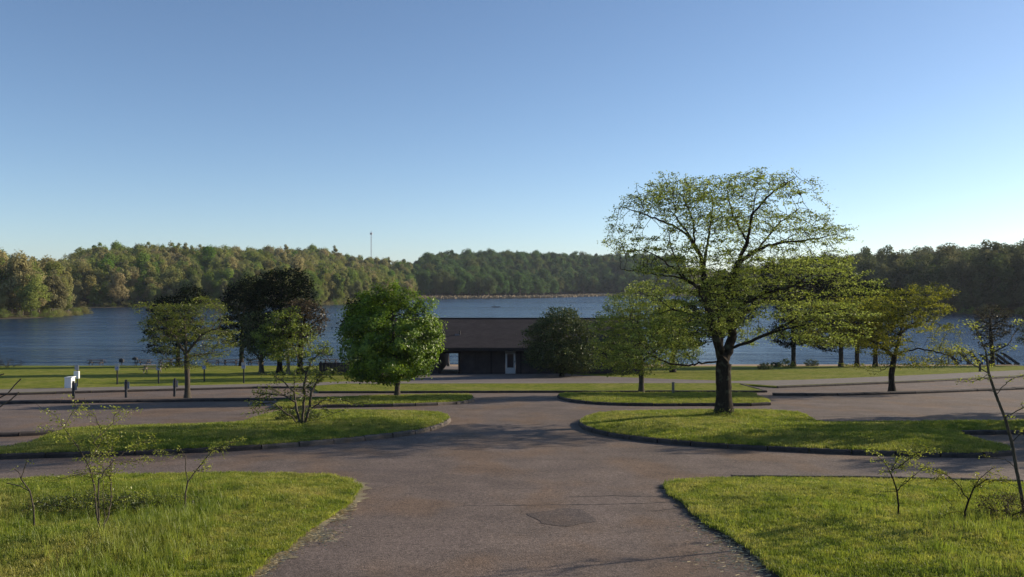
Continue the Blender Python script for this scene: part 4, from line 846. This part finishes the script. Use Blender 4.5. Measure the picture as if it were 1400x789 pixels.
for bi, L_ in rest.items():
    if not L_: continue
    a = np.array(L_); mk = bands[bi][0]; coll = variant_collection('far_' + bands[bi][6], [bpy.data.objects.new('far_tree', m_) for m_ in VAR[mk]])
    scatter('far_wood', a[:, :3], np.column_stack([np.zeros(len(a)), np.zeros(len(a)), a[:, 3]]), np.column_stack([a[:, 4], a[:, 4], a[:, 5]]), coll, 8, label='massed treetops deeper in the ' + bands[bi][5], cat='wood')
# shoreline bushes along left and right banks
sb = []
for a_, b_ in ((3, 6), (10, 16), (25, 29)):
    seg = densify(shore[a_:b_ + 1], 3.0, False); sb += [(x + random.uniform(-1, 1), y + random.uniform(1, 3)) for x, y in seg]
sb = np.array(sb); zb_, _, _ = far_h(sb); n_ = len(sb); s_ = rng.uniform(.22, .38, n_)
coll = variant_collection('bank_bushes', [bpy.data.objects.new('bank_bush', far_variant('bank_bush', 14, 7.5, 2200, FL['olive'], .02)) for _ in range(4)])
scatter('bank_bushes', np.column_stack([sb, zb_ - 1.0]), np.column_stack([np.zeros(n_), np.zeros(n_), rng.uniform(0, 6.28, n_)]), np.column_stack([s_, s_, s_ * .8]), coll, 4, label='low bushes overhanging the water along the far banks', cat='bushes')
# tan reed marsh in the middle distance
line = densify(shore[16:25], 1.2, False); V = []; q = []
for (x, y) in line:
    for k_ in range(26):
        X_ = x + random.uniform(-1.2, 1.2); Yr = y + random.random() ** 1.5 * 42 - .5; hh = random.uniform(0.8, 1.5); zz_ = WL - .1 + .015 * (Yr - y); w_ = random.uniform(.25, .6); a = random.uniform(-.5, .5); kk = len(V)
        V += [(X_ - w_, Yr - a, zz_), (X_ + w_, Yr + a, zz_), (X_ + w_ * .7, Yr + a, zz_ + hh), (X_ - w_ * .5, Yr - a, zz_ + hh * .9)]; q.append((kk, kk + 1, kk + 2, kk + 3))
M['reed'] = simple('reeds', (0.27, 0.215, 0.14), 0.9, 0.1, 0.3, .3)
props(link('reeds', mesh_np('reeds', V, [np.array(q)], [M['reed']])), 'tan band of dead reeds along the far middle shore', 'reeds', kind='stuff')

# ------------------------------------------------------------------ shelter building
M['wall'] = simple('dark_stained_wood', (0.052, 0.040, 0.042), 0.75, 0.3, .3, 1.5); M['wall2'] = simple('dark_trim', (0.030, 0.024, 0.024), 0.8, 0.3)
t = NT('shingles'); v = t.obj(); br = t.n('ShaderNodeTexBrick'); br.inputs['Scale'].default_value = 1.0; br.inputs['Brick Width'].default_value = .32; br.inputs['Row Height'].default_value = .14; br.inputs['Mortar Size'].default_value = .012
br.inputs['Color1'].default_value = (.034, .029, .031, 1); br.inputs['Color2'].default_value = (.046, .040, .041, 1); br.inputs['Mortar'].default_value = (.03, .024, .024, 1); t.l(v, br.inputs['Vector'])
cs = t.mix(.7, br.outputs[0], t.ramp(t.noise(v, .8, 5), [(.3, .7), (.7, 1.3)]), 'MULTIPLY'); M['roof'] = t.principled(cs, .95, .15, 0, t.bump(br.outputs['Fac'], -.4, .02))
M['door'] = simple('door_paint', (0.50, 0.50, 0.52), 0.5, .4, .08); M['glass'] = simple('dark_glass', (0.05, 0.035, 0.04), 0.12, .5, .1, bump=0)
M['white'] = simple('white_paint', (0.80, 0.80, 0.80), 0.5, .4, .06); M['sign_face'] = simple('sign_face', (0.42, 0.42, 0.44), 0.6, .3, .08); M['blue'] = simple('blue_sign_paint', (0.02, 0.07, 0.42), 0.5, .4, .05); M['metal'] = simple('dark_metal', (0.03, 0.03, 0.032), 0.5, .4, .3)
M['grey'] = simple('grey_sign_back', (0.34, 0.34, 0.36), 0.5, .5, .15); M['wood'] = simple('weathered_wood', (0.22, 0.19, 0.15), 0.85, .2, .3); M['darkwood'] = simple('dark_weathered_wood', (0.07, 0.06, 0.055), 0.85, .2, .3)
YF = 76.8; zg = float(z0(0, YF)) + BACKH + .01
sh = empty('shelter', (0, YF, zg), label='long low brown park shelter with shingled roof, open passage and pale door', cat='building')
xw = lambda px: (px - 700) / F * YF
EV = -5.66 - zg; RG = -3.33 - zg; DEP = 13.6; X0, X1 = -12.5, 11.6
# roof slopes
def slab(name, pts, th, mat, parent):
    a, b, c_, d_ = [Vector(p) for p in pts]; n = (b - a).cross(d_ - a).normalized(); V = [*pts] + [tuple(Vector(p) - n * th) for p in pts]
    me = bpy.data.meshes.new(name); me.from_pydata(V, [], [(0, 1, 2, 3), (7, 6, 5, 4), (0, 4, 5, 1), (1, 5, 6, 2), (2, 6, 7, 3), (3, 7, 4, 0)]); me.materials.append(mat); return link(name, me, parent)
rf = slab('roof', [(X0 - .6, -1.4, EV), (X1 + .6, -1.4, EV), (X1 + .6, 5.6, RG), (X0 - .6, 5.6, RG)], .10, M['roof'], sh)
slab('roof', [(X0 - .6, 5.602, RG), (X1 + .6, 5.602, RG), (X1 + .6, DEP - 1.2, EV), (X0 - .6, DEP - 1.2, EV)], .10, M['roof'], sh)
MB().box(((X0 + X1) / 2, 5.6, RG + .02), (X1 - X0 + 1.25, .30, .05)).build('ridge_cap', M['wall2'], sh)
MB().box(((X0 + X1) / 2, -1.42, EV - .13), (X1 - X0 + 1.2, .05, .24)).build('fascia', M['wall2'], sh)
MB().box(((X0 + X1) / 2, DEP - 1.18, EV - .13), (X1 - X0 + 1.2, .05, .24)).build('fascia', M['wall2'], sh)
MB().box(((X0 + X1) / 2, -.72, EV - .30), (X1 - X0 + 1.1, 1.34, .04)).build('soffit', M['wall2'], sh)
MB().box(((X0 + X1) / 2, .06, EV - .47), (X1 - X0, .18, .30)).build('beam', M['wall2'], sh)
MB().box(((X0 + X1) / 2, 11, EV - .47), (X1 - X0, .18, .30)).build('beam', M['wall2'], sh)
for s_ in (X0 - .1, X1 + .1):
    m_ = MB(); m_.poly([(-.0, 0), (11.2, 0), (5.6, (RG - EV) * .85)], .08); g_ = m_.build('gable', M['wall'], sh); g_.rotation_euler = (0, 0, R(90)); g_.location = (s_, 0, EV - .32)
v_ = MB().cyl((xw(627), 1.6, EV + .55), (xw(627), 1.6, EV + 1.35), .07).build('roof_vent', M['metal'], rf); MB().box((xw(624), 1.5, EV + .95), (.5, .5, .06), rx=.3).build('vent_flashing', M['metal'], rf)
WT = EV - .32; wx = [xw(627.5)]; pw = 1.22
while wx[-1] + pw < X1: wx.append(wx[-1] + pw)
dx0, dx1 = xw(691), xw(704.6)
def panels(x0, x1, y=0.0, zlo=0.0):
    n = max(1, round((x1 - x0) / pw)); w_ = (x1 - x0) / n
    for i in range(n): MB().box((x0 + w_ * (i + .5), y + random.uniform(-.006, .006), (WT + zlo) / 2), (w_ - .03, .10, WT - zlo)).build('wall_panel', M['wall'], sh)
    MB().box(((x0 + x1) / 2, y + .08, (WT + zlo) / 2), (x1 - x0, .05, WT - zlo)).build('wall', M['wall2'], sh)
panels(xw(630), dx0 - .02); panels(dx1 + .02, X1); panels(X0, xw(602) - .2)
panels(xw(630), X1, 11.0); panels(X0, xw(602) - .2, 11.0)
for xx_ in (xw(602) - .1, xw(628)):
    MB().box((xx_, 0, WT / 2), (.2, .2, WT)).build('post', M['wall2'], sh); MB().box((xx_, 11, WT / 2), (.2, .2, WT)).build('post', M['wall2'], sh)
    MB().box((xx_, 5.5, WT / 2), (.12, 10.8, WT)).build('side_wall', M['wall'], sh)
for xx_ in (xw(712), xw(672)): MB().box((xx_, -.09, WT / 2), (.14, .08, WT)).build('trim_board', M['wall2'], sh)
MB().box(((xw(630) + X1) / 2, 5.5, WT - .05), (X1 - xw(630), 10.8, .06)).build('ceiling', M['wall2'], sh)
dh = 29.5 * YF / F; dc = (dx0 + dx1) / 2
dr = MB().box((dc - .37, 0, dh / 2), (.16, .06, dh)).box((dc + .37, 0, dh / 2), (.16, .06, dh)).box((dc, 0, dh - .08), (.58, .06, .16)).box((dc, 0, .27), (.58, .06, .54)).build('door', M['door'], sh)
MB().box((dc, .01, .54 + (dh - .70) / 2), (.58, .02, dh - .70)).build('pane', M['glass'], dr); MB().cyl((dc + .38, -.05, 1.0), (dc + .38, -.05, 1.15), .025).build('handle', M['metal'], dr)
MB().box((dc, -.01, dh + .03), (.98, .12, .06)).build('door_frame', M['door'], sh)
MB().box((xw(747), -.14, dh * .80), (1.7, .14, .10)).build('ledge', M['white'], sh)
# low board fence left of the shelter
fe = empty('board_fence', (0, 0, 0), label='low dark board fence left of the shelter behind the round maple', cat='fence')
for i in range(15):
    x_ = -17.3 + i * .32; zf_ = float(z0(x_, 77)) + BACKH; MB().box((x_, 77, zf_ + .5), (.30, .05, 1.0)).build('board', M['wall'], fe)
for i in range(3):
    x_ = -17.3 + i * 2.25; zf_ = float(z0(x_, 77)) + BACKH; MB().box((x_, 77.1, zf_ + .55), (.12, .12, 1.1)).build('post', M['wall2'], fe)
bx, by = gp(613, 502.5); zb = float(z0(bx, by)) + BACKH
bl = empty('marker_post', (bx, by, zb), label='dark tapered post seen through the open passage of the shelter', cat='post')
MB().cyl((0, 0, 0), (0, 0, .85), .22, .10, 12).build('post', M['metal'], bl); MB().cyl((0, 0, .85), (0, 0, 1.02), .12, .09, 12).build('cap', M['metal'], bl)

# ------------------------------------------------------------------ signs, posts, furniture
def sign(label, px, ybase, ytop, kind, lean=0):
    x, y = gp(px, ybase); z = float(z0(x, y)) + (BACKH if y > 52 else .15); s = y / F; H = (ybase - ytop) * s
    r = empty('parking_sign' if kind == 'front' else 'sign_post', (x, y, z), label=label, cat='sign', group='parking signs facing the lot' if kind == 'front' else 'posts with sign backs')
    if kind == 'front':
        MB().box((0, 0, H / 2), (.09, .06, H)).build('post', M['metal'], r)
        p = MB().box((0, -.05, H - .22), (.30, .012, .44)).build('panel', M['sign_face'], r, )
        sm_ = MB().box((0, -.060, H - .28), (.14, .006, .15)).build('symbol_field', M['blue'], p)
        g_ = MB(); g_.cyl((-.02, -.066, H - .205), (-.02, -.064, H - .205), .014, n=8); g_.box((-.015, -.065, H - .25), (.016, .003, .07)); g_.box((.012, -.065, H - .275), (.05, .003, .014)); g_.box((.038, -.065, H - .30), (.014, .003, .05))
        for k_ in range(8):
            a = math.pi * .6 + k_ * .55; g_.box((-.008 + .042 * math.cos(a), -.065, H - .305 + .042 * math.sin(a)), (.022, .003, .009), ry=-(a + 1.57))
        g_.build('wheelchair_symbol', M['white'], p)
    else:
        MB().box((0, 0, H / 2), (.11, .09, H), ry=lean, taper=.9).build('post', M['metal'], r)
        MB().box((.02, .06, H * .68), (.26, .012, .38), rz=.12).build('panel', M['grey'], r)
sign('white parking sign with blue wheelchair symbol, leftmost on the far lawn edge', 160, 528, 500, 'front')
sign('white parking sign with blue wheelchair symbol, just left of the layered tree trunk', 216.5, 527, 500, 'front')
sign('parking sign half hidden by leaves, right of the layered tree trunk', 279, 524, 499, 'front')
sign('parking sign left of the russet tree, rightmost of the row', 333, 526, 498, 'front')
sign('dark post with a grey sign back, in front of the white box', 100, 549, 525, 'back')
sign('dark post with a grey sign back, midway along the left kerb', 172, 547.5, 523, 'back')
sign('slightly tilted dark post with a grey sign back, next to the layered tree', 238.5, 546, 521, 'back', .03)
x, y = gp(105, 531); z = float(z0(x, y)) + BACKH; s = y / F
r = empty('notice_post', (x, y, z), label='grey and white notice panels on a post behind the white box', cat='sign')
MB().box((0, .04, 14 * s), (.08, .06, 29 * s)).build('post', M['metal'], r); MB().box((-.02, 0, 26 * s), (.27, .02, 7 * s)).build('upper_panel', M['grey'], r)
MB().box((0, -.04, 16 * s), (.33, .16, 10 * s)).build('leaflet_box', M['white'], r, .01)
x, y = gp(95, 533); z = float(z0(x, y)) + BACKH
r = empty('white_box', (x, y, z), label='white knee-high cabinet on the lawn edge at left', cat='box'); MB().box((0, 0, .33), (.46, .5, .66), taper=.94).build('body', M['white'], r, .02); MB().box((0.02, 0, .69), (.50, .54, .06), ry=-.05).build('lid', M['white'], r, .01)
x, y = gp(920.5, 543); z = float(z0(x, y)) + .14; s = y / F
r = empty('pale_post', (x, y, z), label='pale square wooden post on the narrow right island', cat='post'); MB().box((0, 0, 8.2 * s), (.13, .13, 16.4 * s)).build('post', M['wood'], r, .01); MB().box((0, 0, 16.6 * s), (.15, .15, .03)).build('cap', M['wood'], r)
x, y = gp(1340, 510); z = float(z0(x, y)) + BACKH
r = empty('short_post', (x, y, z), label='short dark post on the far right lawn', cat='post'); MB().box((0, 0, .35), (.16, .16, .75)).build('post', M['metal'], r, .01); MB().box((0, 0, .74), (.2, .2, .05)).build('cap', M['metal'], r)
def table():
    r = empty('picnic_table'); 
    for i in range(5): MB().box((0, -.30 + i * .15, .74), (1.9, .14, .04)).build('plank', M['darkwood'], r)
    for s_ in (-1, 1):
        MB().box((0, s_ * .68, .44), (1.9, .26, .04)).build('bench', M['darkwood'], r)
        m_ = MB(); m_.cyl((s_ * .62, -.5, 0), (s_ * .62, -.18, .72), .045, n=6).cyl((s_ * .62, .5, 0), (s_ * .62, .18, .72), .045, n=6).box((s_ * .62, 0, .40), (.05, 1.5, .09)); m_.build('leg_frame', M['darkwood'], r)
    return r
tb = table()
for i, (px, py, rz, lab) in enumerate(((131, 500.8, .05, 'picnic table standing alone by the water on the left'), (196, 500.5, -.1, 'picnic table by the water just right of the pedestal grill'), (226, 500.5, .1, 'picnic table by the water, half behind the layered tree, left side'),
                                       (290, 500.5, 0, 'picnic table by the water, seen through twigs right of the layered trunk'), (315, 500.3, .15, 'picnic table by the water left of the evergreen trunk'), (348, 500.3, -.1, 'picnic table by the water between the evergreen trunks'), (208, 512, .1, 'pale picnic table in the middle of the far left lawn'), (452, 500, .1, 'picnic table near the low board fence'))):
    o = tb if i == 0 else copy_tree(tb); x, y = gp(px, py); o.location = (x, y, float(z0(x, y)) + (BACKH if y < 99 else .0)); o.rotation_euler = (0, 0, rz); props(o, lab, 'picnic table', 'picnic tables on the far lawn')
    if i == 6:
        for c_ in o.children:
            c_.data = c_.data.copy(); c_.data.materials[0] = M['wood']
for px, py, w_, h_, lab in ((166, 500, .5, .42, 'square dark barbecue box on a short post by the water'), (184.5, 500.5, .52, .26, 'pedestal charcoal grill on a taller post by the water')):
    x, y = gp(px, py); z = float(z0(x, y)) + BACKH * .5; r = empty('pedestal_grill', (x, y, z), label=lab, cat='grill'); top = .95 if w_ > .51 else .75
    MB().cyl((0, 0, 0), (0, 0, top - .2), .05).build('post', M['metal'], r); m_ = MB(); m_.box((0, 0, top - h_ / 2), (w_, .4, h_)); m_.build('firebox', M['metal'], r, .02); MB().box((0, -.02, top + .01), (w_ * .5, .3, .03)).box((0, 0, top + .06), (.08, .08, .10)).build('grate', M['metal'], r)
# dark dock sections leaning on the bank at right
for i, (px, py, lx) in enumerate(((1302, 489, 14), (1319, 489, 14), (1333, 489, 14), (1349, 492, 16), (1364, 492, 20), (1371, 491, 20), (1381, 490, 22))):
    Y_ = 103; s = Y_ / F; x = (px - 700) * s; L_ = lx * s; g0 = WL
    r = empty('dock_section', (x, Y_, -(py + 8 - HOR) * s), label='dark tilted dock section at the water, ' + ['leftmost of the row', 'second from the left', 'third from the left', 'middle one, before the brownish tree', 'fifth, right of the brownish trunk', 'second from the right end', 'longest, at the right end of the row'][i], cat='dock section', group='tilted dock sections at the right shore')
    ang = math.atan2(15, lx); MB().box((0, 0, 8 * s), (math.hypot(L_, 15 * s), .9, .10), ry=ang).build('deck', M['metal'], r)
    MB().box((L_ * .42, 0, .0), (.08, .9, .5)).box((-L_ * .35, 0, 7 * s), (.08, .08, 14 * s)).build('support', M['metal'], r)
# kayak and paddler on the lake
bx, by = wp(678, 420.3); kb = empty('kayak', (bx, by, WL + .02), .15, label='small dark kayak on the lake beyond the shelter roof', cat='kayak')
secs = [(-1.9, .02, .18), (-1.4, .2, .08), (-.6, .32, .04), (0, .35, .03), (.6, .32, .04), (1.4, .2, .08), (1.9, .02, .20)]; V = []; q = []
for x_, w_, z_ in secs: V += [(x_, -w_, .30 + abs(x_) ** 2 * .03), (x_, -w_ * .7, z_), (x_, w_ * .7, z_), (x_, w_, .30 + abs(x_) ** 2 * .03)]
for i in range(6):
    for j in range(4): q.append((i * 4 + j, i * 4 + (j + 1) % 4, (i + 1) * 4 + (j + 1) % 4, (i + 1) * 4 + j))
link('hull', mesh_np('hull', V, [np.array(q)], [M['metal']]), kb)
def skin_person(name, loc, rz, label):
    J = {'p': (0, 0, .18), 'c': (-.02, 0, .45), 'n': (0, 0, .66), 'h': (.02, 0, .80), 'ht': (.02, 0, .92), 'sl': (0, .17, .60), 'el': (.18, .28, .42), 'hl': (.38, .2, .48), 'sr': (0, -.17, .60), 'er': (.18, -.28, .42), 'hr': (.38, -.2, .48), 'kl': (.45, .12, .30), 'fl': (.85, .12, .12), 'kr': (.45, -.12, .30), 'fr': (.85, -.12, .12)}
    rad = dict(p=.15, c=.16, n=.06, h=.10, ht=.08, sl=.07, el=.05, hl=.035, sr=.07, er=.05, hr=.035, kl=.08, fl=.05, kr=.08, fr=.05); K = list(J); E = [('p', 'c'), ('c', 'n'), ('n', 'h'), ('h', 'ht'), ('n', 'sl'), ('sl', 'el'), ('el', 'hl'), ('n', 'sr'), ('sr', 'er'), ('er', 'hr'), ('p', 'kl'), ('kl', 'fl'), ('p', 'kr'), ('kr', 'fr')]
    me = bpy.data.meshes.new(name); me.from_pydata([J[k] for k in K], [(K.index(a), K.index(b)) for a, b in E], []); me.skin_vertices.new() if hasattr(me.skin_vertices, 'new') and not me.skin_vertices else None
    o = link(name, me); md = o.modifiers.new('skin', 'SKIN'); 
    if not me.skin_vertices: return o
    for i, k in enumerate(K): me.skin_vertices[0].data[i].radius = (rad[k], rad[k])
    me.skin_vertices[0].data[0].use_root = True; o.modifiers.new('sub', 'SUBSURF').render_levels = 1
    me.materials.append(M['metal']); o.location = loc; o.rotation_euler = (0, 0, rz); return props(o, label, 'person')
try: skin_person('person', (bx - .5, by, WL + .06), .15, 'person in dark clothes sitting in the kayak, paddling')
except Exception as ex: print('person failed', ex)
pd = MB().cyl((-1.0 + .0, 0, 0), (1.0, 0, 0), .018).box((-1.1, 0, 0), (.4, .03, .16)).box((1.1, 0, 0), (.4, .03, .16)).build('paddle', M['metal']); pd.location = (bx - .12, by, WL + .56); pd.rotation_euler = (0, .15, 1.6); props(pd, 'dark double-bladed paddle held by the kayaker', 'paddle')
# lattice mast behind the hill
YM = 1400.0; s = YM / F; xm = (507.5 - 700) * s; ztop = (HOR - 317) * s; zbm = 10.0
ms = empty('radio_mast', (xm, YM, zbm), label='thin radio mast rising above the wooded ridge', cat='mast'); H = ztop - zbm; m_ = MB(); w_ = .9
for a in range(3): m_.cyl((w_ * math.cos(a * 2.094), w_ * math.sin(a * 2.094), 0), (w_ * math.cos(a * 2.094), w_ * math.sin(a * 2.094), H), .20, n=5)
k_ = 0
while k_ * 4 < H - 4:
    for a in range(3): m_.cyl((w_ * math.cos(a * 2.094), w_ * math.sin(a * 2.094), k_ * 4), (w_ * math.cos((a + 1) * 2.094), w_ * math.sin((a + 1) * 2.094), k_ * 4 + 4), .10, n=4)
    k_ += 1
m_.build('lattice', M['grey'], ms); MB().cyl((0, 0, H - 4.5), (0, 0, H - 1.5), 2.0, 2.2, 8).build('antenna_head', M['grey'], ms); MB().cyl((0, 0, H), (0, 0, H + 3), .15, n=5).build('aerial', M['grey'], ms)

# evening haze over the lake: one closed box of even, thin air round camera and scene
t = NT('haze_air'); pv = t.n('ShaderNodeVolumePrincipled'); pv.inputs['Color'].default_value = (0.80, 0.88, 1.0, 1); pv.inputs['Density'].default_value = HAZE; pv.inputs['Anisotropy'].default_value = 0.2
t.l(pv.outputs[0], t.out.inputs['Volume'])
hz = MB().box((0, 4480, 38), (5400, 9100, 104)).build('haze', t.m); props(hz, 'thin evening haze over the lake and woods', 'haze', kind='stuff'); hz.display_type = 'WIRE'
print('objects', len(SC.objects))
